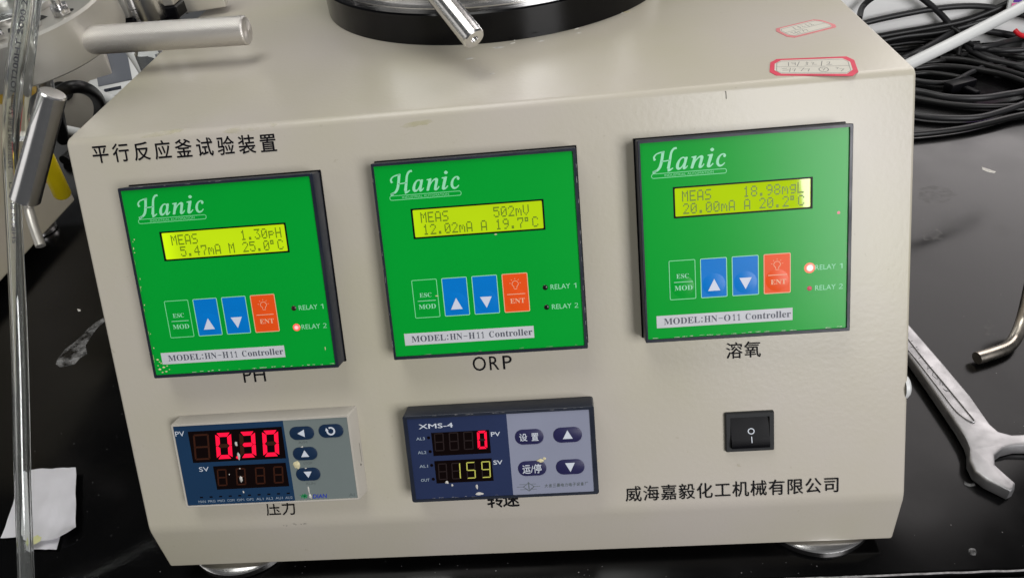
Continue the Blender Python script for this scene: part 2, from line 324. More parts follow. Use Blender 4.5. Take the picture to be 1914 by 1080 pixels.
_gc = {}
def glyphs(txt, shear=0, bold=0):
    if bold:          # heavier weight: shifted copies stacked a hair apart, no overlapping outlines
        v0, f0 = glyphs(txt, shear, 0); vs = []; fs = []
        for q, (dx, dy) in enumerate(((0, 0), (1, 0), (-1, 0), (0, 1), (0, -1))):
            n = len(vs); vs += [(v[0]+dx*bold, v[1]+dy*bold, q) for v in v0]; fs += [tuple(i+n for i in f) for f in f0]
        return vs, fs
    k = (txt, shear, bold)
    if k in _gc: return _gc[k]
    c = bpy.data.curves.new('lettering', 'FONT'); c.body = txt; c.shear = shear; c.offset = bold; c.resolution_u = 3
    o = bpy.data.objects.new('lettering', c); COL.objects.link(o)
    bpy.context.view_layer.update(); dg = bpy.context.evaluated_depsgraph_get()
    me = bpy.data.meshes.new_from_object(o.evaluated_get(dg))
    vs = [tuple(v.co) for v in me.vertices]; fs = [tuple(p.vertices) for p in me.polygons]
    bpy.data.objects.remove(o); bpy.data.curves.remove(c); bpy.data.meshes.remove(me)
    _gc[k] = (vs, fs); return vs, fs
def spline(pts, sub=6):
    P = [Vector(p) for p in pts]; out = []
    if len(P) == 2: return [P[0].lerp(P[1], i/sub) for i in range(sub+1)]
    for i in range(len(P)-1):
        a = P[i-1] if i else P[0]*2-P[1]; b, c = P[i], P[i+1]; d = P[i+2] if i+2 < len(P) else P[-1]*2-P[-2]
        for k in range(sub):
            t = k/sub; out.append(0.5*((2*b)+(c-a)*t+(2*a-5*b+4*c-d)*t*t+(3*b-a-3*c+d)*t**3))
    out.append(P[-1]); return out
def math_bold(t):      # serif letters from the mathematical alphabet
    o = ''
    for ch in t:
        if 'A' <= ch <= 'Z': o += chr(0x1D400+ord(ch)-65)
        elif 'a' <= ch <= 'z': o += chr(0x1D41A+ord(ch)-97)
        elif '0' <= ch <= '9': o += chr(0x1D7CE+ord(ch)-48)
        else: o += ch
    return o
def sans_num(t): return ''.join(chr(0x1D7E2+ord(c)-48) if c.isdigit() else c for c in t)

# ------------------------------------------------------------------ object tree
WORLD = {}
def T(x=0, y=0, z=0): return Matrix.Translation((x, y, z))
def mm4(m):
    m = m.copy(); m.translation = m.translation * MM; return m
def link(o, parent, X):
    COL.objects.link(o); WORLD[o] = mm4(X)
    if parent: o.parent = parent; o.matrix_basis = WORLD[parent].inverted() @ WORLD[o]
    else: o.matrix_basis = WORLD[o]
    return o
def thing(name, label, cat, X=None, group=None, g=None, smooth=True, angle=35):
    o = bpy.data.objects.new(name, g.mesh(name, smooth, angle) if g else None)
    if not g: o.empty_display_size = 0.02
    link(o, None, X or Matrix.Identity(4)); o['label'] = label; o['category'] = cat
    if group: o['group'] = group
    return o
def part(name, g, parent, X=None, label=None, kind=None, smooth=True, angle=35):
    o = bpy.data.objects.new(name, g.mesh(name, smooth, angle)); link(o, parent, X or Matrix.Identity(4))
    if label: o['label'] = label
    if kind: o['kind'] = kind
    return o
def structure(name, g, X=None):
    o = bpy.data.objects.new(name, g.mesh(name)); link(o, None, X or Matrix.Identity(4)); o['kind'] = 'structure'; return o
def axis_frame(a, b):        # local z from a to b, origin at a
    a, b = Vector(a), Vector(b); q = (b-a).to_track_quat('Z', 'Y').to_matrix().to_4x4(); q.translation = a; return q, (b-a).length
def blob(g, x, y, r, z, m, h=0.25, seed=0, ry=None, X=None):
    """small crusty patch of dried residue, thin but real"""
    rnd = random.Random(seed); n = 11; ry = ry or r
    ring = [(x+r*(0.65+0.5*rnd.random())*math.cos(2*math.pi*i/n), y+ry*(0.65+0.5*rnd.random())*math.sin(2*math.pi*i/n), z) for i in range(n)]
    mid = [(x+(p[0]-x)*0.55, y+(p[1]-y)*0.55, z+h*(0.6+0.6*rnd.random())) for p in ring]
    vs = ring+mid+[(x, y, z+h)]
    fs = [(i, (i+1) % n, n+(i+1) % n, n+i) for i in range(n)]+[(n+i, n+(i+1) % n, 2*n) for i in range(n)]
    g.raw(vs, fs, m, X)

# ================================================================== THE SETTING
g = G(); g.box(-1300, 1300, -97, 950, -25, 0, 1.2, 2, 'bench')
bench = thing('workbench', 'black glossy laboratory bench top with a painted highlight along its front edge under the control cabinet', 'workbench')
part('bench_top', g, bench)
g = G()
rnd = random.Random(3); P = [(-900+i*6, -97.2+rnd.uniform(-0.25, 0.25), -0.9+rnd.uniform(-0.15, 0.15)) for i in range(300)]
g.tube(P, 0.55, 6, 'edge_grey', sub=1)  # highlight on the bench edge, put in as a pale line
part('edge_highlight', g, bench, label='pale painted highlight along the front edge')
g = G(); g.box(-1290, 1290, -118, -97.6, -27, -5, 2, 2, 'granite'); part('edge_strip', g, bench, label='speckled dark strip below the edge')
g = G(); g.box(250, 1600, 612, 640, 0.5, 112, 2, 2, 'wallm'); structure('wall', g)

# ================================================================== CONTROL CABINET
cab = thing('control_cabinet', 'large beige sloped-front control cabinet with three green controllers and two small meters', 'control cabinet', T(50.5, 150, 0))
U0, U1 = -153.3, 254.0
def fillet(pts, rad, seg=6):
    out = []; n = len(pts)
    for i, p in enumerate(pts):
        r = rad[i]; p = Vector(p)
        if r <= 0: out.append(tuple(p)); continue
        a = (Vector(pts[i-1])-p).normalized(); b = (Vector(pts[(i+1) % n])-p).normalized(); ang = a.angle(b); d = r/math.tan(ang/2)
        p0 = p+a*d; p1 = p+b*d; c = p+(a+b).normalized()*(r/math.sin(ang/2))
        v0 = p0-c; v1 = p1-c; tot = v0.angle_signed(v1)
        for k in range(seg+1):
            t = -tot*k/seg; out.append((c.x+v0.x*math.cos(t)-v0.y*math.sin(t), c.y+v0.x*math.sin(t)+v0.y*math.cos(t)))
    return out
def pyz(v, w): q = PANEL @ Vector((0, v, w)); return (q.y, q.z)
ztop = pyz(23.2, 0)[1]
chin_bot = pyz(-221.5, -12.4)
prof = fillet([pyz(23.2, 0), pyz(-191, 0), chin_bot, (345, chin_bot[1]), (345, ztop)], [5, 18, 1.5, 1.5, 6], 9)
g = G()
XF = Matrix(((0, 0, 1, 0), (1, 0, 0, 0), (0, 1, 0, 0), (0, 0, 0, 1)))     # (y, z, x) -> world
g.prism(prof, U0, U1, 2.6, 3, 'paint', XF, edges='caps')
for v in g.bm.verts:          # the folded sheet is not quite square: the lower right corner runs out and down
    fx = (v.co.x-U0)/(U1-U0); t = max(0, min(1, (ztop-v.co.z)/(ztop-chin_bot[1])))
    v.co.x += fx*t*2.0-(1-fx)*(1-t)*1.9; v.co.z -= (0.6+1.7*fx)*max(0, min(1, (60-v.co.z)/47))
part('housing', g, cab, angle=50)
# feet
for fx, fy in ((-118, -52), (221.5, -53), (-118, 300), (221.5, 300)):
    g = G(); g.lathe([(0, 0), (31.5, 0), (33.5, 1.2), (33.5, 5.0), (31.5, 6.4), (24, 7.0), (22, 9.5), (19.5, 10.2), (9, 10.4), (9, 12.0), (0, 12.0)], 64, 'turned')
    part('foot', g, cab, T(fx, fy, 0), label='turned metal levelling foot' if fx > 0 else None)
# small white plug on the right side wall
g = G(); g.lathe([(6.6, -1), (6.4, 0.8), (5.2, 2.0), (3, 2.9), (0, 3.3)], 24, 'white_pl'); part('side_plug', g, cab, T(U1+1.1, -51, 96) @ Matrix.Rotation(R(90), 4, 'Y'))

# ---- black ring and steel plate on top
RC = (53.4, 208.0)
g = G(); g.lathe([(90, 0), (114.2, 0), (114.2, 16.6), (113.3, 17.5), (104, 17.5)], 160, 'ring_black'); part('mounting_ring', g, cab, T(RC[0], RC[1], ztop+0.1))
g = G(); g.lathe([(109.5, 17.5), (109.5, 19.2), (106, 19.6), (104.5, 19.6), (104.0, 24.4), (103, 25.2), (0, 25.2)], 160, 'turned'); part('steel_plate', g, cab, T(RC[0], RC[1], ztop+0.1))
for k in range(3):
    a = R(90*k); g = G(); g.lathe([(8, 25.3), (8, 200), (0, 200)], 32, 'turned')
    part('column', g, cab, T(RC[0]+90*math.cos(a), RC[1]+90*math.sin(a), ztop))
g = G(); g.lathe([(0, 200.4), (104, 200.4), (106, 202), (106, 222), (104, 224), (0, 224)], 96, 'steel'); part('top_flange', g, cab, T(RC[0], RC[1], ztop))

# ---- printed lettering on the cabinet
def title_glyphs(g, txt, x0, x1, y0, y1, h, m, w=0.12, bold=0.012):
    n = len(txt); em = h/0.92
    pitch = (x1-x0-em*0.94)/(n-1)
    for i, ch in enumerate(txt):
        vs, fs = glyphs(ch, 0, bold); ex = x0+i*pitch; ey = y0+(y1-y0)*i/max(1, n-1)
        g.raw([(ex+v[0]*em*0.94, ey+(v[1]+0.12)*em, w+0.012*v[2]) for v in vs], fs, m)
g = G(); title_glyphs(g, '平行反应釜试验装置', -142.8, -48.2, 10.8, 9.4, 8.8, 'ink', bold=0.014); part('title_lettering', g, cab, PANEL)
g = G(); title_glyphs(g, '威海嘉毅化工机械有限公司', 111.7, 222.9, -186.9, -186.9, 8.7, 'ink', bold=0.006); part('company_lettering', g, cab, PANEL)
g = G(); title_glyphs(g, '溶氧', 165.6, 183.2, -110.7, -110.6, 8.4, 'ink', bold=0.006); part('oxygen_lettering', g, cab, PANEL)
g = G(); title_glyphs(g, '压力', -84.5, -67.2, -185.5, -185.6, 8.4, 'ink', bold=0.008); part('pressure_lettering', g, cab, PANEL)
g = G(); title_glyphs(g, '转速', 37.7, 55.5, -186.9, -186.8, 9.2, 'ink', bold=0.016); part('speed_lettering', g, cab, PANEL)
g = G(); g.text('PH', (-84.6, -107.8, -72.6, -99.9), 0.12, 'ink'); part('ph_lettering', g, cab, PANEL)
g = G(); g.text('O', (37.3, -109.0, 44.2, -101.3), 0.12, 'ink'); g.text('R', (46.0, -108.9, 50.9, -101.5), 0.12, 'ink'); g.text('P', (52.9, -108.9, 57.6, -101.6), 0.12, 'ink'); part('orp_lettering', g, cab, PANEL)
g = G()
for k, (a, b) in enumerate(((-76.1, -191.5), (-74.6, -192.0), (-70.4, -190.9), (-69.2, -191.6), (-66.3, -191.2), (-64.6, -191.3), (-63.5, -191.2))):
    g.ribbon([(a, b), (a+0.5+0.3*(k % 3), b+0.5*(k % 2))], 0.22, 0.14, 'scuff', PANEL)
part('worn_print', g, cab, label='remains of worn-off print below the left meter')
g = G(); g.ribbon([(168.0, 20.2), (168.15, 16.9)], 0.35, 0.15, 'scuff'); g.ribbon([(168.0, 20.2), (167.6, 20.4)], 0.3, 0.15, 'scuff'); part('scratch', g, cab, PANEL)

# ---- dot-matrix font for the LCDs (rows of five)
DOT = {'M': '10001 11011 10101 10101 10001 10001 10001', 'E': '11111 10000 10000 11110 10000 10000 11111', 'A': '01110 10001 10001 10001 11111 10001 10001',
 'S': '01111 10000 10000 01110 00001 00001 11110', '1': '00100 01100 00100 00100 00100 00100 01110', '.': '00000 00000 00000 00000 00000 01100 01100',
 '3': '11111 00010 00100 00010 00001 10001 01110', '0': '01110 10001 10011 10101 11001 10001 01110', 'p': '00000 00000 11110 10001 11110 10000 10000',
 'H': '10001 10001 10001 11111 10001 10001 10001', '5': '11111 10000 11110 00001 00001 10001 01110', '4': '00010 00110 01010 10010 11111 00010 00010',
 '7': '11111 10001 00001 00010 00100 00100 00100', 'm': '00000 00000 11010 10101 10101 10001 10001', '2': '01110 10001 00001 00010 00100 01000 11111',
 'o': '11100 10100 11100 00000 00000 00000 00000', 'C': '01110 10001 10000 10000 10000 10001 01110', 'V': '10001 10001 10001 10001 10001 01010 00100',
 '9': '01110 10001 10001 01111 00001 00010 01100', '8': '01110 10001 10001 01110 10001 10001 01110', 'g': '00000 01111 10001 10001 01111 00001 01110',
 'L': '10000 10000 10000 10000 10000 10000 11111', 'U': '10001 10001 10001 10001 10001 10001 01110'}
def dots(g, txt, x0, y0, dx, dy, pitch, z, m):
    for i, ch in enumerate(txt):
        if ch == ' ': continue
        for r, row in enumerate(DOT[ch].split()):
            for c, b in enumerate(row):
                if b == '1':
                    x = x0+i*pitch+c*dx; y = y0-r*dy
                    g.poly([(x, y-dy*0.93), (x+dx*0.93, y-dy*0.93), (x+dx*0.93, y), (x, y)], z, m)

def rrect(x0, x1, y0, y1, r, seg=5):
    out = []
    for cx, cy, a0 in ((x1-r, y0+r, -90), (x1-r, y1-r, 0), (x0+r, y1-r, 90), (x0+r, y0+r, 180)):
        for k in range(seg+1): a = R(a0+90*k/seg); out.append((cx+r*math.cos(a), cy+r*math.sin(a)))
    return out
def frame_shell(g, w, h, d, rim, deep, m, r=1.0, taper=0.0, out=(0, 0, 0, 0), back=None):
    """instrument bezel: outer walls, front rim, inner step down to the face"""
    ox0, ox1, oy0, oy1 = out
    O = rrect(-ox0, w+ox1, -h-oy0, oy1, r); I = rrect(rim, w-rim, -h+rim, -rim, max(0.3, r*0.4)); n = len(O)
    B = [(x+(taper if x < w/2 else -taper), y+(taper if y < -h/2 else -taper)) for x, y in O]
    c = 0.45
    O2 = [(x+(c if x < w/2 else -c)*0.8, y+(c if y < -h/2 else -c)*0.8) for x, y in O]
    K = rrect(*back, r) if back else O
    rings = [[(x, y, 0.0) for x, y in K], [(x, y, d-c) for x, y in B], [(x, y, d) for x, y in [(bx+(c if bx < w/2 else -c)*0.8, by+(c if by < -h/2 else -c)*0.8) for bx, by in B]], [(x, y, d) for x, y in I], [(x, y, deep) for x, y in I]]
    vs = [v for rr in rings for v in rr]; fs = []
    for k in range(len(rings)-1):
        for i in range(n): j = (i+1) % n; fs.append((k*n+i, k*n+j, (k+1)*n+j, (k+1)*n+i))
    g.raw(vs, fs, m)

# ---- the three green controllers
def hanic_logo(g, x, y, k, z, m):
    """swash capital drawn with a broad pen, small letters in a slanted serif hand"""
    def S(pts, ws):
        P = spline([(a, b, 0) for a, b in pts], 6); n = len(P)
        W = [ws[0]+(ws[1]-ws[0])*2*i/n if i < n/2 else ws[1]+(ws[2]-ws[1])*(2*i/n-1) for i in range(n)]
        g.ribbon([(x+p.x*k, y+p.y*k) for p in P], [w*k for w in W], z, m)
    S([(1.3, 5.2), (0.9, 6.6), (2.0, 8.0), (4.2, 8.7), (5.9, 8.9)], (1.1, 0.55, 0.75))
    S([(5.2, 8.9), (4.5, 5.2), (3.6, 2.2), (2.2, 0.5), (0.2, -0.2)], (1.3, 1.25, 0.75))
    S([(0.0, -0.35), (1.0, -0.3), (2.0, 0.3)], (1.2, 0.9, 0.3))
    S([(11.6, 10.2), (10.2, 9.9), (9.0, 8.2), (8.2, 4.6), (7.4, 0.9)], (0.9, 1.0, 1.45))
    S([(7.0, 0.2), (8.2, 0.3), (9.6, 1.1)], (1.5, 0.8, 0.35))
    S([(4.3, 4.5), (6.4, 4.6), (8.4, 4.9)], (0.5, 0.5, 0.5))
    for ch, bx in (('\U0001D44E', (10.9, 0.0, 16.6, 5.9)), ('\U0001D45B', (17.6, 0.0, 24.2, 6.0)), ('\U0001D456', (25.2, 0.0, 28.8, 9.0)), ('\U0001D450', (29.6, 0.0, 34.2, 6.1))):
        g.text(ch, (x+bx[0]*k, y+bx[1]*k, x+bx[2]*k, y+bx[3]*k), z, m, bold=0.014)

def controller(u, v, depth, lcd_x, lcd_m, lines, model, leds, label, logo_x=6.2, btn_dx=0.0, model_x=5.6, rim=0.85, lab_rim=None):
    X = PANEL @ T(u, v, 0)
    g = G(); frame_shell(g, 96, 96, depth, rim, depth-0.9, 'frame', out=(0.4, 0.7, 0.8, 0.6), r=0.7)
    c = part('controller', g, cab, X, label=label, angle=40)
    zf = depth-0.8
    g = G(); g.box(-1.1, 97.3, -97.3, 1.3, 0.02, 0.9, 0.25, 1, 'black'); part('gasket', g, c, X)
    g = G()
    # face plate with a window cut for the LCD: four strips round the opening
    lx0, lx1, ly0, ly1 = lcd_x, lcd_x+63.8, -36.7, -22.0
    xs = [rim, lx0, lx1, 96-rim]; ys = [-96+rim, ly0, ly1, -rim]
    vs = [(a, b, zf) for b in ys for a in xs]; fs = [(j*4+i, j*4+i+1, j*4+i+5, j*4+i+4) for j in range(3) for i in range(3) if not (i == 1 and j == 1)]
    g.raw(vs, fs, 'green'); part('face_plate', g, c, X, smooth=False)
    # LCD: black gasket and recessed glass
    g = G(); O = rrect(lx0, lx1, ly0, ly1, 0.5); I = rrect(lx0+0.85, lx1-0.85, ly0+0.75, ly1-0.75, 0.5); n = len(O)
    vs = [(x, y, zf+0.06) for x, y in O]+[(x, y, zf+0.06) for x, y in I]+[(x, y, zf-0.6) for x, y in I]
    g.raw(vs, [(i, (i+1) % n, n+(i+1) % n, n+i) for i in range(n)]+[(n+i, n+(i+1) % n, 2*n+(i+1) % n, 2*n+i) for i in range(n)], 'black')
    part('lcd_gasket', g, c, X, smooth=False)
    g = G(); g.poly([(0, 0), (63, 0), (63, 14), (0, 14)], 0, lcd_m); part('lcd_screen', g, c, X @ T(lx0+0.4, ly0+0.4, zf-0.45), smooth=False, label='lit yellow-green screen with two lines of readings')
    g = G()
    for k, (tx, off) in enumerate(lines): dots(g, tx, lx0+3.6+off, ly1-2.15-5.9*k, 0.575, 0.72, 3.52, zf-0.38, 'lcdink')
    part('lcd_characters', g, c, X, smooth=False)
    # logo
    g = G(); hanic_logo(g, logo_x+0.6, -14.2, 0.985, zf+0.05, 'cyan'); part('logo_lettering', g, c, X, smooth=False)
    g = G(); g.ribbon(rrect(logo_x, logo_x+34.4, -17.3, -15.25, 1.0), 0.30, zf+0.06, 'cyan2', closed=True); g.text('INDUSTRIAL AUTOMATION', (logo_x+6, -16.85, logo_x+28.5, -15.75), zf+0.06, 'cyan2'); part('tagline_lettering', g, c, X, smooth=False)
    # keys
    for k, (kx, kind) in enumerate(((12.2, 'esc'), (27.0, 'up'), (41.8, 'down'), (56.6, 'ent'))):
        kx += btn_dx; x0, x1, y0, y1 = kx, kx+12.4, -76.0, -56.8
        km = {'esc': 'green', 'up': 'blue', 'down': 'blue', 'ent': 'orange'}[kind]
        g = G(); g.prism(rrect(x0, x1, y0, y1, 0.5, 3), zf-0.05, zf+0.16, 0.12, 1, km, edges='top'); part('key', g, c, X, label={'esc': 'green outlined ESC MOD key', 'up': 'blue key with upward triangle', 'down': 'blue key with downward triangle', 'ent': 'orange ENT key with bulb sign'}[kind])
        cx = (x0+x1)/2; g = G(); g.lathe([(5.4, 0.0), (4.6, 0.07), (3.2, 0.17), (1.6, 0.24), (0, 0.26)], 36, km, T(cx, -69.6, zf+0.165))
        part('key_dome', g, c, X, angle=60)
        zz = zf+0.21; z_lo = zf+0.46; g = G()
        g.ribbon(rrect(x0+0.1, x1-0.1, y0+0.1, y1-0.1, 0.5, 3), 0.36, zz, {'esc': 'cyan2', 'up': 'cyan', 'down': 'cyan', 'ent': 'peach'}[kind], closed=True)
        if kind == 'esc':
            g.text(math_bold('ESC'), (cx-2.9, -65.6, cx+3.0, -63.4), z_lo, 'cyan'); g.ribbon([(cx-4.1, -67.4), (cx+4.9, -67.4)], 0.33, z_lo, 'cyan'); g.text(math_bold('MOD'), (cx-3.9, -71.5, cx+4.6, -69.1), z_lo, 'cyan')
        if kind == 'up': g.poly([(cx-2.9, -72.7), (cx+2.9, -72.7), (cx+0.1, -66.9)], z_lo, 'pale')
        if kind == 'down': g.poly([(cx-2.9, -67.3), (cx+0.0, -72.9), (cx+2.9, -67.3)], z_lo, 'pale')
        if kind == 'ent':
            g.ribbon([(cx-4.3, -67.0), (cx+4.5, -67.0)], 0.36, z_lo, 'peach'); g.text(math_bold('ENT'), (cx-3.1, -71.6, cx+4.1, -69.2), z_lo, 'peach')
            by = -62.6
            g.ribbon([(cx-0.7, by-1.5), (cx-0.8, by-0.6)]+[(cx+1.55*math.cos(R(a)), by+0.6+1.5*math.sin(R(a))) for a in range(205, -30, -25)]+[(cx+0.8, by-0.6), (cx+0.7, by-1.5)], 0.26, zz, 'peach')
            g.ribbon([(cx-0.7, by-1.9), (cx+0.7, by-1.9)], 0.25, zz, 'peach'); g.ribbon([(cx-0.7, by-2.4), (cx+0.7, by-2.4)], 0.25, zz, 'peach')
            for a in (10, 50, 90, 130, 170): g.ribbon([(cx+2.2*math.cos(R(a)), by+0.6+2.2*math.sin(R(a))), (cx+2.9*math.cos(R(a)), by+0.6+2.9*math.sin(R(a)))], 0.2, zz, 'peach')
        part('key_marking', g, c, X, smooth=False)
    # lamps
    for (lm, ly, nm) in ((leds[0], -64.8, '1'), (leds[1], -74.7, '2')):
        g = G(); lx = 77.8; lens = {'led_on': 1.9, 'led_hot': 2.6, 'led_faint': 1.15}.get(lm, 1.3)  # lit lenses drawn wider to carry the painted glow
        g.lathe([(lens, 0), (lens*0.9, 0.12), (lens*0.55, 0.32), (0, 0.42)], 28, lm)
        part('indicator_lamp', g, c, X @ T(lx, ly, zf), label={'led_on': 'lit red lamp', 'led_hot': 'brightly lit lamp', 'led_off': 'unlit dark lamp', 'led_black': 'unlit black lamp', 'led_faint': 'dull pink lamp'}[lm])
        g = G(); g.text('RELAY', (80.4, ly-1.15, 89.9, ly+1.25), zf+0.05, 'cyan'); g.text(sans_num(nm), (91.6 if nm == '1' else 91.4, ly-1.15, 92.9 if nm == '1' else 93.2, ly+1.25), zf+0.05, 'cyan'); part('relay_lettering', g, c, X, smooth=False)
    # model label
    g = G(); g.box(model_x, model_x+64.6, -89.7, -83.6, zf, zf+0.12, 0, 1, 'label'); part('model_label', g, c, X, smooth=False)
    g = G(); a = model_x+3.4
    zt = zf+0.16; h, t = model.split('-')
    g.text(math_bold('MODEL'), (a+0.1, -88.2, a+17.3, -85.0), zt, 'labelink'); g.disc(a+18.3, -87.7, 0.36, zt, 'labelink', 10); g.disc(a+18.3, -85.8, 0.36, zt, 'labelink', 10)
    g.text(math_bold(h), (a+19.4, -88.2, a+25.6, -85.0), zt, 'labelink'); g.ribbon([(a+26.2, -86.6), (a+28.2, -86.6)], 0.28, zt, 'labelink')
    for ch, x0, x1 in ((t[0], 28.8, 31.9), (t[1], 32.9, 34.2), (t[2], 35.2, 36.5)): g.text(math_bold(ch), (a+x0, -88.2, a+x1, -85.0), zt, 'labelink')
    g.text(math_bold('C'), (a+39.0, -88.2, a+41.4, -85.0), zt, 'labelink'); g.text(math_bold('ontroller'), (a+42.0, -88.2, a+60.4, -84.9), zt, 'labelink')
    part('model_lettering', g, c, X, smooth=False)
    return c, X, zf

c1, X1, zf1 = controller(-125.6, -2.0, 12.2, 16.2, 'lcd_bright', [('MEAS      1.30pH', 1.5), (' 5.47mA M 25.0oC', 1.7)], 'HN-H11', ('led_off', 'led_on'),
    'leftmost green controller reading 1.30pH, its second relay lamp lit', logo_x=6.8, model_x=5.3)
c2, X2, zf2 = controller(-0.1, 0.0, 12.0, 16.2, 'lcd_mid', [('MEAS      502mV', 0.8), ('12.02mA A 19.7oC', 1.3)], 'HN-H11', ('led_black', 'led_black'),
    'middle green controller reading 502mV with both relay lamps unlit', logo_x=6.9, btn_dx=0.6, model_x=6.1)
c3, X3, zf3 = controller(125.2, 0.9, 12.0, 15.2, 'lcd_dim', [('MEAS    18.98mgL', 0.6), ('20.00mA A 20.2oC', 0.9)], 'HN-O11', ('led_hot', 'led_faint'),
    'rightmost green controller reading 18.98mgL, washed by window glare, first relay lamp lit', logo_x=5.6, btn_dx=-0.1, model_x=5.3)
# dried residue on the faces
def scuffs(g, x0, x1, y, z, m, seed, dens=0.5, wmax=0.3, vert=False):
    rnd = random.Random(seed); x = x0
    while x < x1:
        if rnd.random() < dens:
            n = rnd.randint(3, 9); L = rnd.uniform(0.4, 1.0)*n*0.5; pts = []; ws = []; yy = y+rnd.uniform(-0.25, 0.2)
            for k in range(n): pts.append((x+L*k/(n-1), yy+rnd.uniform(-0.07, 0.07))); ws.append(rnd.uniform(0.04, wmax)*(0.3 if k in (0, n-1) else 1))
            if vert: pts = [(b, a) for a, b in pts]
            g.ribbon(pts, ws, z+rnd.uniform(0.01, 0.05), m); x += L
        x += rnd.uniform(0.2, 5.0)*(1.2-dens)
g = G()
for k, (x, y, r) in enumerate(((3.0, -87.0, 0.9), (4.6, -89.0, 0.7), (5.5, -91.3, 1.0), (3.2, -92.2, 1.1), (7.4, -90.6, 0.7), (6.4, -93.6, 0.8), (2.6, -90.2, 0.5), (4.3, -93.9, 0.8), (8.3, -92.6, 0.6), (3.8, -88.2, 0.6))): blob(g, x, y, r*0.8, zf1, 'crust', 0.2, k, r*0.5)
for k in range(9): blob(g, 1.6+1.4*random.random()**2, -22-62*random.random(), 0.15+0.3*random.random(), zf1, 'crust', 0.1, 50+k, 0.2+0.6*random.random())
scuffs(g, -90, -30, 1.25, zf1, 'crust', 77, 0.3, 0.22, True)
scuffs(g, 12, 94, -94.6, zf1, 'crust_w', 5, 0.6, 0.42)
scuffs(g, 5, 50, 0.35, 12.21, 'edge_grey', 6, 0.3, 0.2)
blob(g, 90.8, -86.5, 0.3, zf1, 'crust', 0.1, 7, 1.0)
part('residue', g, c1, X1, kind='stuff')
g = G()
blob(g, 24.6, -65.4, 0.9, zf2+0.2, 'crust', 0.15, 3, 0.3); blob(g, 56, -37.2, 0.9, zf2, 'crust', 0.1, 4, 0.35)
scuffs(g, -92, -6, 96.3, 12.01, 'edge_grey', 8, 0.3, 0.25, True); scuffs(g, -92, -6, 0.0, 12.01, 'edge_grey', 9, 0.22, 0.2, True); scuffs(g, 6, 94, -94.7, zf2, 'edge_grey', 10, 0.3, 0.2)
part('residue', g, c2, X2, kind='stuff')
g = G()
scuffs(g, 3, 94, -94.6, zf3, 'crust_w', 12, 0.55, 0.4); scuffs(g, -90, -40, 94.8, zf3, 'edge_grey', 13, 0.3, 0.2, True)
part('residue', g, c3, X3, kind='stuff')
g = G(); g.disc(0, 0, 0.7, 0, 'led_faint', 16); part('red_spot', g, c3, X3 @ T(90.8, -39.5, zf3+0.05))

# ---- seven segment digits
SEG = {'a': 1, 'b': 2, 'c': 4, 'd': 8, 'e': 16, 'f': 32, 'g': 64}
NUM = {'0': 'abcdef', '1': 'bc', '3': 'abcdg', '5': 'acdfg', '6': 'acdefg', '8': 'abcdefg', '9': 'abcdfg', '-': 'g', ' ': ''}
def seg_digit(g, x, y, w, h, t, ch, on, off, z, slant=0.10):
    """x, y = lower left; segments are thin chamfered bars standing just proud of the window"""
    def P(a, b): return (x+a+slant*b, y+b)
    hm = h/2; e = t*0.07
    S = {'a': [(t*0.3+e, h), (w-t*0.3-e, h), (w-t-e, h-t), (t+e, h-t)], 'd': [(t+e, t), (w-t-e, t), (w-t*0.3-e, 0), (t*0.3+e, 0)],
         'b': [(w, h-t*0.3-e), (w, hm+e), (w-t*0.5, hm+e*0.6), (w-t, hm+t*0.5+e), (w-t, h-t-e)], 'c': [(w, hm-e), (w, t*0.3+e), (w-t, t+e), (w-t, hm-t*0.5-e), (w-t*0.5, hm-e*0.6)],
         'f': [(0, h-t*0.3-e), (t, h-t-e), (t, hm+t*0.5+e), (t*0.5, hm+e*0.6), (0, hm+e)], 'e': [(0, hm-e), (t*0.5, hm-e*0.6), (t, hm-t*0.5-e), (t, t+e), (0, t*0.3+e)],
         'g': [(t*0.6+e, hm), (t+e, hm+t*0.5), (w-t-e, hm+t*0.5), (w-t*0.6-e, hm), (w-t-e, hm-t*0.5), (t+e, hm-t*0.5)]}
    for k, pts in S.items():
        m = on if k in NUM[ch] else off
        if m: g.poly([P(a, b) for a, b in pts], z, m)

# ---- left meter (ivory case)
XM = PANEL @ T(-125.1, -126.5, 0)
g = G(); frame_shell(g, 96, 48, 6.9, 1.0, 6.45, 'ivory', r=1.0, out=(0.2, 0.3, 0.2, 0.2), back=(1.6, 98.6, -47.2, 2.2))
g.box(1.8, 97.4, -46.5, 1.2, -0.5, 0.4, 0, 1, 'ivory')
m1 = part('pressure_meter', g, cab, XM, label='ivory-cased meter showing a red 0.30', angle=40)
g = G(); zf = 6.6; g.poly([(0.9, -47.1), (60.7, -47.1), (60.7, -0.9), (0.9, -0.9)], zf, 'navy'); g.poly([(60.7, -47.1), (95.1, -47.1), (95.1, -0.9), (60.7, -0.9)], zf, 'greyfilm'); part('face_plate', g, m1, XM, smooth=False)
g = G(); g.poly([(8.3, -22.3), (59.3, -22.3), (59.6, -4.4), (8.5, -4.4)], zf+0.05, 'window'); part('display_window', g, m1, XM, smooth=False)
g = G(); g.poly([(18.8, -38.4), (58.7, -38.4), (58.7, -24.8), (18.8, -24.8)], zf+0.05, 'window'); part('display_window', g, m1, XM, smooth=False)
for dx, ch in ((9.6, ' '), (21.8, '0'), (34.8, '3'), (47.3, '0')):
    g = G(); seg_digit(g, dx, -20.8, 8.6, 14.7, 2.2 if ch != ' ' else 1.0, ch, 'seg_red', 'seg_off', zf+0.1)
    if ch == '0' and dx < 30: g.disc(33.2, -20.4, 0.85, zf+0.1, 'seg_red', 14)
    part('digit', g, m1, XM, smooth=False)
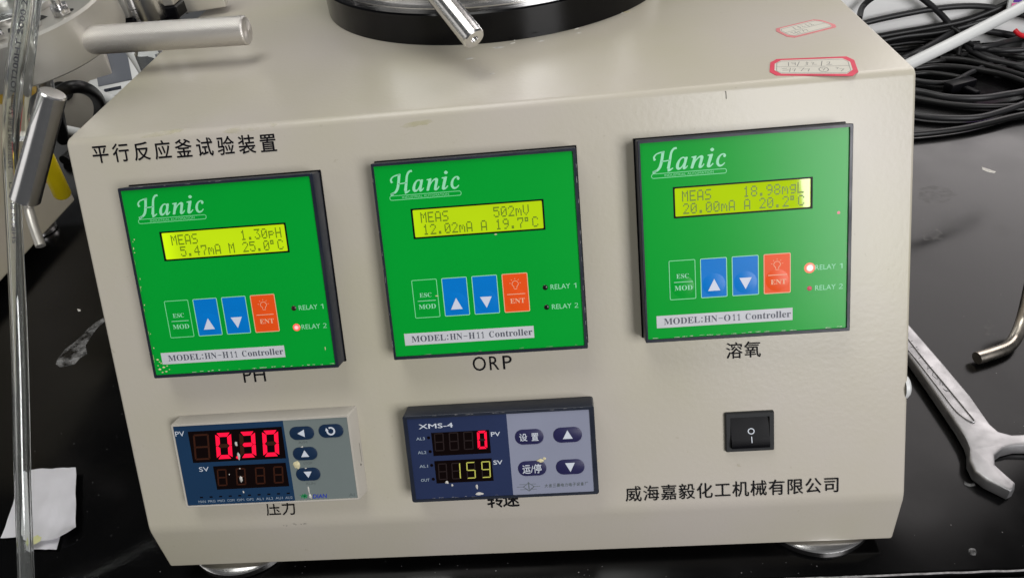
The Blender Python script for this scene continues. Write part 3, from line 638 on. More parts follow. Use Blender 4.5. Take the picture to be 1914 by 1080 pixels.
for dx in (19.6, 30.0, 40.6, 50.6):
    g = G(); seg_digit(g, dx, -36.4, 5.4, 9.8, 0.8, ' ', 'seg_red', 'seg_off', zf+0.1); part('digit', g, m1, XM, smooth=False)
g = G(); g.text('PV', (1.5, -6.8, 6.5, -4.0), zf+0.05, 'white'); g.text('SV', (10.9, -27.5, 16.3, -24.9), zf+0.05, 'white'); part('display_lettering', g, m1, XM, smooth=False)
g = G(); names = ('MAN', 'PRG', 'MIO', 'COM', 'OP1', 'OP2', 'AL1', 'AL2', 'AU1', 'AU2')
for k, nm in enumerate(names):
    x = 7.3+k*5.35; g.text(nm, (x, -45.7, x+4.0, -44.3), zf+0.05, 'dim'); g.poly([(x+1.2, -42.9), (x+2.9, -42.9), (x+2.9, -42.1), (x+1.2, -42.1)], zf+0.05, 'window')
part('indicator_row', g, m1, XM, smooth=False)
for kx, ky, kind in ((69.9, -8.6, 'left'), (85.6, -8.2, 'loop'), (70.0, -20.2, 'up'), (70.0, -32.0, 'down')):
    g = G(); g.prism(rrect(kx-6.6, kx+6.6, ky-3.7, ky+3.7, 3.6, 6), zf-0.05, zf+0.5, 0.35, 2, 'key1', edges='top'); part('key', g, m1, XM)
    g = G(); z = zf+0.55
    if kind == 'left': g.poly([(kx-2.3, ky), (kx+1.5, ky-2.1), (kx+1.5, ky+2.1)], z, 'white')
    if kind == 'up': g.poly([(kx-2.2, ky-1.7), (kx+2.2, ky-1.7), (kx, ky+2.1)], z, 'white')
    if kind == 'down': g.poly([(kx-2.2, ky+1.7), (kx, ky-1.9), (kx+2.2, ky+1.7)], z, 'white')
    if kind == 'loop':
        g.ribbon([(kx+1.9*math.cos(R(a)), ky+1.9*math.sin(R(a))) for a in range(-190, 121, 14)], 0.9, z, 'white'); g.poly([(kx-2.9, ky+0.1), (kx-1.1, ky+0.4), (kx-2.3, ky+2.0)], z, 'white')
    part('key_marking', g, m1, XM, smooth=False)
g = G()
for tx, x, y in (('A/M', 69.6, -13.9), ('STOP', 70.6, -25.8), ('RUN', 70.6, -37.5)): g.text(tx, (x-2.4, y-0.7, x+2.4, y+0.7), zf+0.05, 'faint')
g.text('AI', (90.3, -46.0, 93.4, -44.2), zf+0.05, 'faint'); part('small_print', g, m1, XM, smooth=False)
g = G()
for a in range(0, 360, 60): g.ribbon([(66.2, -44.6), (66.2+1.7*math.cos(R(a+15)), -44.6+1.4*math.sin(R(a+15)))], 0.8, zf+0.05, 'logogreen')
g.text('Y', (63.5, -46.0, 65.3, -43.6), zf+0.05, 'logogreen'); g.text('DIAN', (70.6, -46.2, 78.4, -43.8), zf+0.06, 'logoblue', bold=0.02, shear=0.15); part('maker_logo', g, m1, XM, smooth=False)
g = G(); blob(g, 64.5, -26.6, 1.9, zf, 'crust', 0.5, 5, 2.4); blob(g, 64.6, -20.5, 0.7, zf, 'crust', 0.3, 6, 1.6); blob(g, 68.9, -41.2, 0.55, zf, 'crust_w', 0.3, 8, 2.8); blob(g, 69.2, -44.9, 0.9, zf, 'crust_w', 0.4, 9, 1.6)
blob(g, 69.0, -16.2, 0.7, zf+0.4, 'crust_w', 0.2, 10, 0.5); blob(g, 69.2, -28.6, 0.9, zf+0.3, 'crust_w', 0.2, 11, 0.5)
blob(g, 33.9, -19.7, 0.9, zf+0.1, 'crust_w', 0.3, 12, 2.2); blob(g, 33.6, -12.6, 0.8, zf+0.1, 'crust_w', 0.2, 13, 1.5); blob(g, 33.0, -33.0, 1.05, zf+0.1, 'crust_w', 0.5, 14, 1.9)
blob(g, 33.1, -40.5, 0.4, zf+0.1, 'crust_w', 0.3, 15, 0.8); blob(g, 27.0, -29.9, 0.3, zf+0.1, 'crust_w', 0.2, 16, 0.4); blob(g, 33.3, -26.8, 0.4, zf+0.1, 'crust_w', 0.2, 17, 0.4)
part('residue', g, m1, XM, kind='stuff')
g = G(); g.ribbon([(0, 0), (0, -11)], 0.5, 0, 'scuff'); blob(g, 0.1, -12, 0.6, 0, 'scuff', 0.3, 4, 0.9); g.ribbon([(1.2, -0.4), (1.2, -11)], 0.3, 0.01, 'scuff'); g.ribbon([(0, 0), (1.2, -0.4)], 0.3, 0.01, 'scuff')
part('side_latch', g, m1, XM @ T(97.6, -18.0, 2.6) @ Matrix.Rotation(R(66), 4, 'Y'))

# ---- right meter (dark case)
XM = PANEL @ T(0.8, -127.1, 0)
g = G(); frame_shell(g, 96, 48, 11.9, 1.5, 11.3, 'frame', r=1.4, out=(0.7, 0.9, 0.15, 0.3), back=(-0.5, 97.0, -48.0, 0.9))
m2 = part('speed_meter', g, cab, XM, label='dark-cased meter showing a red 0 above a yellow 159', angle=40)
zf = 11.4
g = G(); g.poly([(1.3, -46.7), (52.6, -46.7), (52.6, -1.3), (1.3, -1.3)], zf, 'navy2'); g.poly([(52.6, -46.7), (94.7, -46.7), (94.7, -1.3), (52.6, -1.3)], zf, 'lilac'); part('face_plate', g, m2, XM, smooth=False)
for y0, y1 in ((-22.5, -9.7), (-37.9, -25.3)):
    g = G(); g.poly([(13.2, y0), (43.1, y0), (43.1, y1), (13.2, y1)], zf+0.05, 'window'); part('display_window', g, m2, XM, smooth=False)
for dx, ch in ((14.3, ' '), (21.9, ' '), (29.4, ' '), (36.5, '0')):
    g = G(); seg_digit(g, dx, -19.9, 4.9, 9.9, 1.25 if ch == '0' else 0.55, ch, 'seg_red', 'seg_off2', zf+0.1, 0.04); part('digit', g, m2, XM, smooth=False)
for dx, ch in ((14.6, ' '), (21.6, '1'), (29.4, '5'), (37.2, '9')):
    g = G(); seg_digit(g, dx, -36.0, 4.6, 9.2, 0.55, ch, 'seg_yel', 'seg_off2', zf+0.1, 0.04); part('digit', g, m2, XM, smooth=False)
g = G(); g.text('XMS-4', (7.2, -7.3, 24.9, -4.7), zf+0.05, 'white', bold=0.012); part('model_lettering', g, m2, XM, smooth=False)
g = G(); g.text('PV', (43.9, -13.4, 48.6, -11.0), zf+0.05, 'white', bold=0.012); g.text('SV', (43.8, -29.0, 48.5, -26.6), zf+0.05, 'white', bold=0.012); part('display_lettering', g, m2, XM, smooth=False)
for k, (nm, y) in enumerate((('AL3', -12.6), ('AL2', -20.2), ('AL1', -27.9), ('OUT', -35.7))):
    g = G(); g.disc(11.7, y+0.3, 0.85, zf+0.06, 'window', 16); g.text(nm, (5.2, y-0.8, 9.7, y+0.8), zf+0.05, 'dim', bold=0.012); part('indicator_lamp', g, m2, XM, smooth=False)
for kx, ky, kind in ((63.3, -14.6, 'set'), (82.8, -14.6, 'up'), (63.5, -32.0, 'run'), (83.0, -32.2, 'down')):
    g = G(); g.prism(rrect(kx-7.3, kx+7.3, ky-4.1, ky+4.1, 3.9, 6), zf-0.05, zf+0.35, 0.25, 2, 'key2', edges='top'); part('key', g, m2, XM)
    g = G(); z = zf+0.4
    if kind == 'up': g.poly([(kx-2.5, ky-2.1), (kx+2.5, ky-2.1), (kx, ky+2.6)], z, 'white')
    if kind == 'down': g.poly([(kx-2.5, ky+2.3), (kx, ky-2.7), (kx+2.5, ky+2.3)], z, 'white')
    if kind == 'set': g.text('设', (kx-5.1, ky-2.2, kx-1.0, ky+2.0), z, 'white', bold=0.01); g.text('置', (kx+1.1, ky-2.2, kx+4.7, ky+2.0), z, 'white', bold=0.01)
    if kind == 'run': g.text('运/停', (kx-5.0, ky-2.7, kx+4.8, ky+2.4), z, 'white', bold=0.01)
    part('key_marking', g, m2, XM, smooth=False)
g = G(); cx, cy = 61.0, -42.2
for dy, a, b in ((1.4, -4.8, -1.6), (1.4, 1.6, 3.9), (0, -6.2, -3.0), (0, 3.0, 5.9), (-1.5, -4.6, -1.5), (-1.5, 1.6, 4.0)): g.ribbon([(cx+a, cy+dy), (cx+b, cy+dy)], 0.2, zf+0.05, 'faint')
g.ribbon([(cx-2.8, cy), (cx, cy+2.1), (cx+2.8, cy), (cx, cy-2.4)], 0.32, zf+0.06, 'faint', closed=True); g.ribbon([(cx-1.8, cy-0.8), (cx, cy-2.3), (cx+1.8, cy-0.8)], 0.3, zf+0.06, 'faint')
g.ribbon([(cx, cy+2.6), (cx+0.1, cy-1.6)], 0.45, zf+0.07, 'faint'); part('maker_logo', g, m2, XM, smooth=False)
g = G(); tt = '大连三晨电力电子设备厂'
for i, ch in enumerate(tt):
    x = 69.2+i*2.06; g.text(ch, (x, -43.1+0.02*i, x+1.72, -41.2+0.02*i), zf+0.05, 'faint', bold=0.01, shear=0.12)
part('factory_lettering', g, m2, XM, smooth=False)
g = G(); blob(g, 68.2, -27.9, 2.0, zf+0.25, 'crust', 0.4, 3, 1.1); blob(g, 70.2, -27.0, 1.0, zf, 'crust', 0.3, 4, 0.8)
blob(g, 34.0, -41.0, 0.6, zf, 'crust_w', 0.3, 5, 1.4); blob(g, 35.0, -44.9, 2.2, zf, 'crust_w', 0.2, 6, 0.9)
scuffs(g, 3, 44, -46.1, zf, 'edge_grey', 15, 0.5, 0.25); scuffs(g, 4, 90, -0.3, 11.92, 'edge_grey', 16, 0.25, 0.25)
blob(g, 18.6, -37.6, 1.0, zf+0.1, 'crust_w', 0.2, 21, 0.9); blob(g, 21.3, -39.3, 0.5, zf+0.1, 'crust_w', 0.2, 22, 0.9)
part('residue', g, m2, XM, kind='stuff')

# ---- rocker switch
XS = PANEL @ T(164.3, -139.0, 0)
g = G(); frame_shell(g, 24.8, 21.6, 1.9, 2.5, 0.2, 'blackframe', r=0.8, taper=0.2); sw = part('power_switch', g, cab, XS, label='black rocker switch marked O and I', angle=40)
g = G()
ys = [-2.6, -6.0, -9.6, -13.2, -17.0, -19.0]; zs = [0.4, 0.9, 1.7, 2.7, 3.9, 3.3]
vs = [(x, y, z) for y, z in zip(ys, zs) for x in (2.8, 22.0)]; g.raw(vs, [(2*i, 2*i+1, 2*i+3, 2*i+2)[::-1] for i in range(5)], 'black')
for x, fl in ((2.8, 0), (22.0, 1)):
    lo = [(x, ys[0], -1), (x, ys[-1], -1)]; pl = [(x, y, z) for y, z in zip(ys, zs)]+[lo[1], lo[0]]; g.raw(pl, [tuple(range(len(pl)))], 'black')
g.raw([(2.8, -19.0, -1), (22, -19.0, -1), (22, -19.0, 3.3), (2.8, -19.0, 3.3)], [(0, 1, 2, 3)], 'black')
part('rocker', g, sw, XS, angle=40)
g = G(); RX = Matrix.Translation((12.9, -10.2, 2.0)) @ Matrix.Rotation(R(-16), 4, 'X')
g.ribbon([(1.5*math.cos(R(a)), 1.35*math.sin(R(a))) for a in range(0, 360, 20)], 0.45, 0.1, 'white', RX, closed=True); g.ribbon([(0, -2.7), (0, -5.9)], 0.42, 0.16, 'white', RX); part('rocker_marking', g, sw, XS, smooth=False)

# ---- the two property stickers on top
def sticker(px, label, border, hand, seed):
    P = [at_z(x, y, ztop) for x, y in px]; base = P[0]; ux = (P[1]-P[0]); uy = (P[3]-P[0]); W = ux.length; H = uy.length
    def q(a, b, z=0.3): # bilinear
        p = (P[0]*(1-a)+P[1]*a)*(1-b)+(P[3]*(1-a)+P[2]*a)*b; return (p.x, p.y, ztop+z)
    c = 0.13
    def octo(i, z):
        a, b = i, i*W/H*0.9; cc = c
        return [q(a+cc*0.6, b, z), q(1-a-cc*0.6, b, z), q(1-a, b+cc*1.6, z), q(1-a, 1-b-cc*1.6, z), q(1-a-cc*0.6, 1-b, z), q(a+cc*0.6, 1-b, z), q(a, 1-b-cc*1.6, z), q(a, b+cc*1.6, z)]
    g = G(); o = octo(0, 0.2); lo = octo(0, 0.02); g.raw(lo+o, [tuple(range(8, 16))]+[(i, (i+1) % 8, 8+(i+1) % 8, 8+i) for i in range(8)], border)
    st = part('sticker', g, cab, label=label, smooth=False)
    g = G(); g.raw(octo(0.055, 0.25), [tuple(range(8))], 'sticker'); part('sticker_field', g, st, smooth=False)
    g = G()
    def line(pts, w=0.3):
        L = [q(a, b, 0.3) for a, b in pts]; V = []; 
        for i, p in enumerate(L):
            a = Vector(L[max(0, i-1)]); b = Vector(L[min(len(L)-1, i+1)]); t = (b-a).normalized(); n = Vector((-t.y, t.x, 0))*w/2
            V += [tuple(Vector(p)+n), tuple(Vector(p)-n)]
        g.raw(V, [(2*i+1, 2*i+3, 2*i+2, 2*i) for i in range(len(L)-1)], 'sticker_ink')
    line([(0.13, 0.16), (0.87, 0.16), (0.92, 0.28), (0.92, 0.74), (0.87, 0.86), (0.13, 0.86), (0.08, 0.74), (0.08, 0.28), (0.13, 0.16)], 0.22)
    line([(0.08, 0.50), (0.92, 0.50)], 0.2)
    for s in hand: line(s, 0.3)
    part('sticker_writing', g, st, smooth=False)
H1 = [[(.22, .24), (.22, .46)], [(.25, .28), (.30, .26), (.30, .42)], [(.26, .34), (.30, .34)], [(.35, .22), (.32, .48)], [(.42, .32), (.46, .30)], [(.44, .24), (.44, .42), (.41, .44)], [(.49, .28), (.52, .30), (.50, .40), (.55, .40)],
      [(.62, .22), (.60, .48)], [(.67, .30), (.71, .27), (.70, .36), (.66, .43), (.73, .42)], [(.14, .62), (.20, .60)], [(.15, .72), (.22, .70)], [(.24, .58), (.23, .80)], [(.26, .66), (.30, .62), (.28, .78)], [(.34, .60), (.40, .58), (.36, .76)], [(.40, .66), (.46, .64), (.44, .78)],
      [(.62+.055*math.cos(a*.7), .68+.13*math.sin(a*.7)) for a in range(10)], [(.60, .62), (.64, .62), (.61, .74)], [(.76, .58), (.79, .60), (.77, .66)], [(.80, .64), (.85, .66), (.81, .78)]]
sticker([(1440, 112), (1594, 106), (1607, 143), (1438, 142)], 'white sticker with red border and handwritten number near the front edge', 'red', H1, 1)
sticker([(1444, 56), (1527, 36), (1570, 50), (1478, 73)], 'smaller faded pink-bordered sticker set askew behind the other', 'pink', H1[3:15], 2)
g = G()
for k, (x, y, rx, m) in enumerate(((932, 89, 3.2, 'crust_w'), (1012, 77, 2.2, 'crust_w'), (878, 110, 2.6, 'crust_w'), (1082, 62, 1.8, 'crust_w'), (1172, 23, 2.4, 'crust'), (920, 138, 1.6, 'crust_w'))):
    p = at_z(x, y, ztop); blob(g, p.x, p.y, rx, ztop, m, 0.12, k, rx*0.5)
part('residue', g, cab, kind='stuff')
g = G()
for x, y, a in ((963, 72, 55), (958, 78, 20), (1146, 26, 10), (1160, 22, 10), (1078, 51, 30), (851, 81, 0)):
    p = at_z(x, y, ztop+1.0); g.box(-1.4, 1.4, -0.15, 0.15, 0, 0.3, 0, 1, 'crust_w', T(p.x, p.y, ztop) @ Matrix.Rotation(R(a), 4, 'Z'))
part('paint_chips', g, cab, kind='stuff')

# ================================================================== HANDLES OVER THE CABINET
# smooth steel handle that hangs from the reactor top, front centre
tip = at_d(887, 74, 372); far = at_d(795, -40, 384); far = tip+(far-tip)*3.4
X, Ln = axis_frame(tip, far)
rod = thing('hanging_handle', 'smooth shiny steel handle pointing down over the black ring', 'handle', X)
g = G(); g.lathe([(0, 1.6), (2.0, 1.6), (2.0, 0.0), (5.3, 0), (6.0, 0.7), (6.0, Ln), (0, Ln)], 40, 'turned'); part('grip', g, rod, X)
g = G(); g.lathe([(3, 0), (3, 40), (0, 40)], 16, 'steel', T(0, 0, Ln)); part('stud', g, rod, X)

# neighbouring reactor lid at the upper left, carried on a stand whose post is left of the view
LC = at_d(8, 8, 440)
lid = thing('reactor_lid', 'round beige-grey steel reactor lid with a raised rim, top left', 'reactor lid', T(LC.x, LC.y, LC.z))
XL = T(LC.x, LC.y, LC.z) @ Matrix.Rotation(R(9), 4, 'X')
g = G(); g.lathe([(0, -27), (55.8, -27), (58, -25.6), (58, -1.4), (56.8, 0), (45.5, 0.1), (44.5, -1.5), (0, -1.5)], 96, 'matte_steel'); part('rim', g, lid, XL)
g = G(); g.lathe([(30, -1.4), (30, 1.8), (28.5, 2.6), (18, 2.6), (17.5, -1.4)], 64, 'steel'); part('raised_collar', g, lid, XL)
for a0 in (-62, 28, 118, 208):
    g = G(); pts = [(37*math.cos(R(a)), 37*math.sin(R(a))) for a in range(a0, a0+34, 3)]; g.ribbon(pts, 6.0, -1.38, 'gap'); part('slot', g, lid, XL, smooth=False)
for a in (-120, -20, 80, 170):
    g = G(); g.disc(51*math.cos(R(a)), 51*math.sin(R(a)), 2.2, 0.16, 'gap', 16); part('bolt_hole', g, lid, XL, smooth=False)
g = G(); g.lathe([(27, 2.7), (27, 48), (24, 62), (14, 72), (0, 75)], 48, 'jar'); g.lathe([(0, 71), (13, 69), (22, 60), (24.6, 48), (24.6, 2.7)], 48, 'jar'); part('glass_dome', g, lid, XL)
for ang, rad, hh in ((-68, 49, 7), (-25, 50, 9), (-45, 47, 5), (20, 50, 8)):
    hx, hy = rad*math.cos(R(ang)), rad*math.sin(R(ang))
    g = G(); g.prism([(hx+5.2*math.cos(R(60*q)), hy+5.2*math.sin(R(60*q))) for q in range(6)], 0.2, hh*0.6, 0.5, 1, 'steel'); g.lathe([(2.4, 0.2), (2.4, hh*0.6+4), (1.8, hh*0.6+4.6), (0, hh*0.6+4.6)], 20, 'steel', T(hx, hy, 0)); part('hex_nut', g, lid, XL)
g = G(); g.tube([(8, -30, 4), (14, -44, 12), (34, -56, 26), (60, -50, 60)], 3.0, 14, 'jar', sub=6); part('glass_arm', g, lid, XL)
g = G(); g.tube([(-56, -6, -14), (-245, -6, -14)], 9, 16, 'matte_steel', sub=2); part('support_arm', g, lid, XL)
g = G(); g.lathe([(9, 0), (9, 150), (0, 150)], 24, 'steel', T(LC.x-240, LC.y-6, 182)); g.box(LC.x-290, LC.x-205, LC.y-45, LC.y+45, 170.2, 182, 2, 2, 'frame')
part('stand', g, lid)
# knurled bar
a = at_d(162, 76, 436); b = at_d(462, 57, 428); X, Ln = axis_frame(a, b)
g = G(); g.lathe([(0, -3), (7.4, -3), (8.1, 0.0), (8.1, Ln-10), (8.1, Ln-8), (8.1, Ln-1.0), (7.3, Ln), (0, Ln)], 64, 'knurl'); kb = part('knurled_bar', g, lid, X, label='knurled steel bar reaching over the cabinet')
g = G(); g.lathe([(8.6, -1.2), (8.6, 0.4), (7.0, 0.5)], 48, 'gap'); part('bar_joint', g, kb, X)
# smooth grip with thin stem below the lid
a = at_d(46, 374, 430); b = at_d(99, 174, 402); X, Ln = axis_frame(a, b)
g = G(); g.lathe([(0, 0.5), (7.4, 0.5), (8.0, 1.2), (6.9, Ln-0.8), (6.2, Ln), (0, Ln)], 64, 'grip'); gr = part('smooth_grip', g, lid, X, label='bright turned steel grip below the lid')
g = G(); g.tube([at_d(50, 376, 430), at_d(61, 418, 426), at_d(76, 460, 424)], 2.7, 16, 'matte_steel'); part('stem', g, gr)
g = G(); g.tube([at_d(92, 215, 412), at_d(86, 150, 440)], 4, 12, 'steel', sub=2); part('pivot', g, gr)

# ================================================================== TUBING on the left
def text_along(g, txt, path, r, start, length, h, m, side):
    """printing wrapped on a tube: letters laid along the path"""
    P = spline(path, 12); L = [0]
    for i in range(1, len(P)): L.append(L[-1]+(P[i]-P[i-1]).length)
    vs, fs = glyphs(txt, 0, 0.01); x1 = max(v[0] for v in vs); out = []
    for v in vs:
        s = start+v[0]/x1*length; i = 1
        while i < len(L)-1 and L[i] < s: i += 1
        t = (s-L[i-1])/(L[i]-L[i-1]); p = P[i-1].lerp(P[i], t); d = (P[i]-P[i-1]).normalized()
        tocam = (CAM_L-p).normalized(); nrm = (tocam-d*tocam.dot(d)).normalized(); acr = d.cross(nrm)
        a = (v[1]-0.35)*h/r+side; side_v = nrm.cross(d)
        out.append(p+nrm*math.cos(a)*(r+0.06)+side_v*math.sin(a)*(r+0.06))
    g.raw(out, fs, m)
pathA = [at_d(62, -150, 350), at_d(47, 0, 362), at_d(30, 120, 374), at_d(22, 210, 400), at_d(20, 290, 430), at_d(25, 400, 442), at_d(33, 560, 440), at_d(38, 700, 441), at_d(42, 880, 440), at_d(46, 1000, 441), at_d(50, 1110, 446), at_d(56, 1300, 470)]
tb = thing('clear_tube', 'long clear plastic tube printed with black letters, hanging down the left side', 'tube')
def hollow(g, path, r, ri, m):
    g.tube(path, r, 24, m, cap=False, sub=8)
g = G(); g.tube(pathA, 4.3, 28, 'glass', sub=8); part('tube_wall', g, tb)
g = G(); P = [p for p in pathA]; g.tube(P, 2.7, 24, 'glass', sub=8)
for f in g.bm.faces: f.normal_flip()
part('tube_bore', g, tb)
g = G(); text_along(g, 'SHRLN PU REL', pathA[::-1], 4.3, 287, 40, 3.1, 'tubeink', 0.05); text_along(g, '2020103PSM TUBE 5.0mm LOT200HT 2000 2018', pathA[::-1], 4.3, 334, 128, 3.1, 'tubeink', 0.05); part('tube_lettering', g, tb, smooth=False)
tb2 = thing('clear_tube', 'second clear tube, close behind the printed one at the top', 'tube')
g = G(); g.tube([at_d(80, -150, 366), at_d(63, 0, 376), at_d(52, 100, 386), at_d(43, 190, 414), at_d(38, 254, 442)], 3.6, 24, 'glass', sub=8); part('tube_wall', g, tb2)

# ================================================================== LEFT NEIGHBOUR CABINET
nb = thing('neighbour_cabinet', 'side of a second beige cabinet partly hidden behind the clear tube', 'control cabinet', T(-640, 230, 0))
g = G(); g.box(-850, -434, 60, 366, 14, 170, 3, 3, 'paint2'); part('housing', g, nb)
for fx, fy in ((-462, 330), (-462, 95)):
    g = G(); g.lathe([(0, 0), (16, 0), (17, 1.2), (17, 4), (14, 7), (9, 8), (9, 13.8), (0, 13.8)], 32, 'steel'); part('foot', g, nb, T(fx, fy, 0))
g = G(); g.text('EL', (0, 0, 14, 11), 0.2, 'ink'); XE = T(-433.8, 262, 128) @ Matrix.Rotation(R(90), 4, 'Z') @ Matrix.Rotation(R(90), 4, 'X'); part('side_lettering', g, nb, XE, smooth=False)

# yellow plastic sleeve
a = at_d(80, 284, 560); b = at_d(117, 364, 598); X, Ln = axis_frame(a, b)
g = G(); g.lathe([(0, 0), (5.6, 0), (6.2, 1), (6.6, Ln-1.5), (5.8, Ln), (4.5, Ln+0.2), (4.0, Ln-3), (0, Ln-3)], 28, 'yellow')
ys_ = thing('yellow_sleeve', 'bright yellow plastic sleeve beside the neighbouring cabinet', 'plastic sleeve', X); part('sleeve', g, ys_, X)
g = G(); g.tube([at_d(94, 340, 604), at_d(84, 300, 610), at_d(60, 240, 640), at_d(20, 200, 660)], 3.2, 12, 'redwire'); part('lead', g, ys_)

# ================================================================== BACKGROUND LEFT
g = G(); P = [at_z(x, y, z) for x, y, z in ((118, 262, 60), (105, 190, 120), (120, 168, 140), (150, 163, 140), (176, 176, 120), (187, 200, 90), (180, 235, 40), (160, 262, 8), (120, 300, 5))]
thing('black_cable', 'thick black cable looping behind the smooth steel grip', 'cable', g=(g.tube(P, 6.2, 16, 'cable'), g)[1])
g = G(); g.tube([at_z(100, 238, 60), at_z(125, 243, 60), at_z(158, 250, 60), at_z(220, 262, 55)], 5.0, 14, 'white_pl')
thing('white_hose', 'short white hose emerging behind the cabinet top left corner', 'hose', g=g)
g = G(); g.tube([at_z(165, 168, 60), at_z(190, 180, 62), at_z(230, 196, 60), at_z(280, 215, 60)], 6.5, 14, 'white_pl')
thing('white_hose', 'white hose lying below the grey-screened instrument', 'hose', g=g)

def boxed(name, label, cat, c, rotz, sx, sy, sz, m, bev=4):
    X = T(c.x, c.y, 0) @ Matrix.Rotation(R(rotz), 4, 'Z'); o = thing(name, label, cat, X)
    g = G(); g.box(-sx/2, sx/2, -sy/2, sy/2, 0, sz, bev, 3, m); part('case', g, o, X); return o, X
# white instrument with grey display
c = at_z(240, 150, 30)
inst, XI = boxed('bench_instrument', 'white plastic instrument with a grey display behind the cabinet', 'laboratory instrument', Vector((c.x+14, c.y+34, 0)), 14, 150, 150, 46, 'white_pl', 8)
dc = at_z(214, 128, 66); DX = T(dc.x, dc.y, dc.z) @ Matrix.Rotation(R(20), 4, 'Z') @ Matrix.Rotation(R(30), 4, 'X')
g = G(); g.box(-36, 40, -44, 44, -12, 0, 4, 2, 'white_pl'); part('console', g, inst, DX)
g = G(); g.box(-23, 19, -25, 38, 0.0, 0.8, 0.3, 1, 'greyscreen'); part('display', g, inst, DX)
g = G(); g.box(-17, 4, -36, -31, 0.0, 0.7, 0.2, 1, 'frame'); part('slot', g, inst, DX)
st = thing('white_strut', 'slim white bar slanting down beside the grey display', 'bar')
g = G(); g.tube([at_d(236, 84, 760), at_d(262, 122, 750), at_d(290, 168, 735)], 5.5, 14, 'white_pl', sub=2); part('bar', g, st)
p = at_d(292, 122, 720); X = T(p.x, p.y, p.z-20)
bo = thing('clear_bottle', 'small clear glass bottle beyond the cabinet top edge left', 'bottle', X)
g = G(); g.lathe([(0, 0), (14, 0), (15, 2), (15, 34), (9, 42), (7, 44), (7, 52)], 32, 'jar', X.inverted() @ X); part('glass', g, bo, X)
g = G(); g.lathe([(8, 50), (8, 60), (0, 60)], 24, 'redwire'); part('cap', g, bo, X, label='red cap')
p = at_d(2, 128, 640); X = T(p.x, p.y, p.z-25)
am = thing('amber_bottle', 'amber liquid in a small bottle behind the clear tubes at the left edge', 'bottle', X)
g = G(); g.lathe([(0, 0), (17, 0), (18, 2), (18, 44), (9, 54), (9, 62), (0, 62)], 32, 'amber'); part('body', g, am, X)

# pale box behind the cable, with pages look
c = at_z(150, 200, 30)
bx, XB = boxed('pale_box', 'cream box behind the black cable', 'box', Vector((c.x-5, c.y+30, 0)), 25, 90, 60, 95, 'ivory', 2)
g = G(); g.lathe([(13, 0), (13, 1.5), (0, 1.5)], 24, 'gap', T(-20, -30.4, 55) @ Matrix.Rotation(R(90), 4, 'X')); part('knob', g, bx, XB)
c = at_z(120, 110, 10)
bx2, _ = boxed('white_case', 'large white case at the far back left', 'case', Vector((c.x-110, c.y+40, 0)), 5, 330, 120, 190, 'white_pl', 6)
# white mat / paper sheet under the back-left things
g = G(); g.box(-520, -140, 560, 900, 0.3, 4.5, 1, 1, 'white_pl'); thing('white_tray', 'flat white tray under the instruments at the back left', 'tray', g=g)
# fittings along the top edge
def hexp(r, n=6, a0=0): return [(r*math.cos(2*math.pi*i/n+a0), r*math.sin(2*math.pi*i/n+a0)) for i in range(n)]
p = at_d(222, 8, 500); X = T(p.x, p.y, p.z)
ft = thing('clamp_block', 'pale steel clamp block with a black base beyond the knurled bar', 'clamp', X)
g = G(); g.box(-9, 9, -8, 8, -8, 22, 2, 2, 'matte_steel'); part('block', g, ft, X); g = G(); g.box(-10, 10, -9, 9, -16, -8.4, 1.2, 2, 'black'); part('base', g, ft, X)
p = at_d(246, 5, 500); X = T(p.x, p.y, p.z)
g = G(); g.lathe([(0, -14), (5, -14), (5.6, -12), (5.6, -4), (7, -3), (7, 6), (0, 6)], 24, 'steel'); o = thing('screw', 'small shiny screw between the clamp block and the steel post', 'screw', X, g=g)
p = at_d(281, 12, 500); X = T(p.x, p.y, p.z)
po = thing('steel_post', 'short thick steel post with a faceted yellowish side beyond the knurled bar', 'post', X)
g = G(); g.prism(hexp(9.5, 8), -8, 60, 0.5, 1, 'steel'); part('shaft', g, po, X); g = G(); g.box(-14, 14, -7, 7, -24, -9, 1, 1, 'black'); part('base', g, po, X)
p = at_d(310, -2, 505); X = T(p.x, p.y, p.z)
g = G(); g.box(-8, 8, -8, 8, -3, 26, 1.5, 2, 'matte_steel'); g.box(-8.5, 8.5, -8.5, 8.5, -12, -3.3, 1, 1, 'black'); thing('clamp_block', 'clamp block with a black foot right of the steel post', 'clamp', X, g=g)
p = at_d(362, -6, 520); X = T(p.x, p.y, p.z) @ Matrix.Rotation(R(12), 4, 'Z')
g = G(); g.box(-26, 21, -9, 9, -8, 24, 1.2, 2, 'matte_steel'); g.disc(-8, -9.1, 1.5, 0, 'gap', 12, Matrix.Rotation(R(90), 4, 'X')); thing('steel_bracket', 'dull olive steel bracket at the top edge left of the ring', 'bracket', X, g=g)
p = at_d(-6, 62, 640); g = G(); g.lathe([(0, 0), (11, 0), (11, 22), (8, 27), (0, 27)], 32, 'blue_pl'); thing('blue_cap', 'blue bottle cap at the far left edge', 'cap', T(p.x, p.y, p.z), g=g)

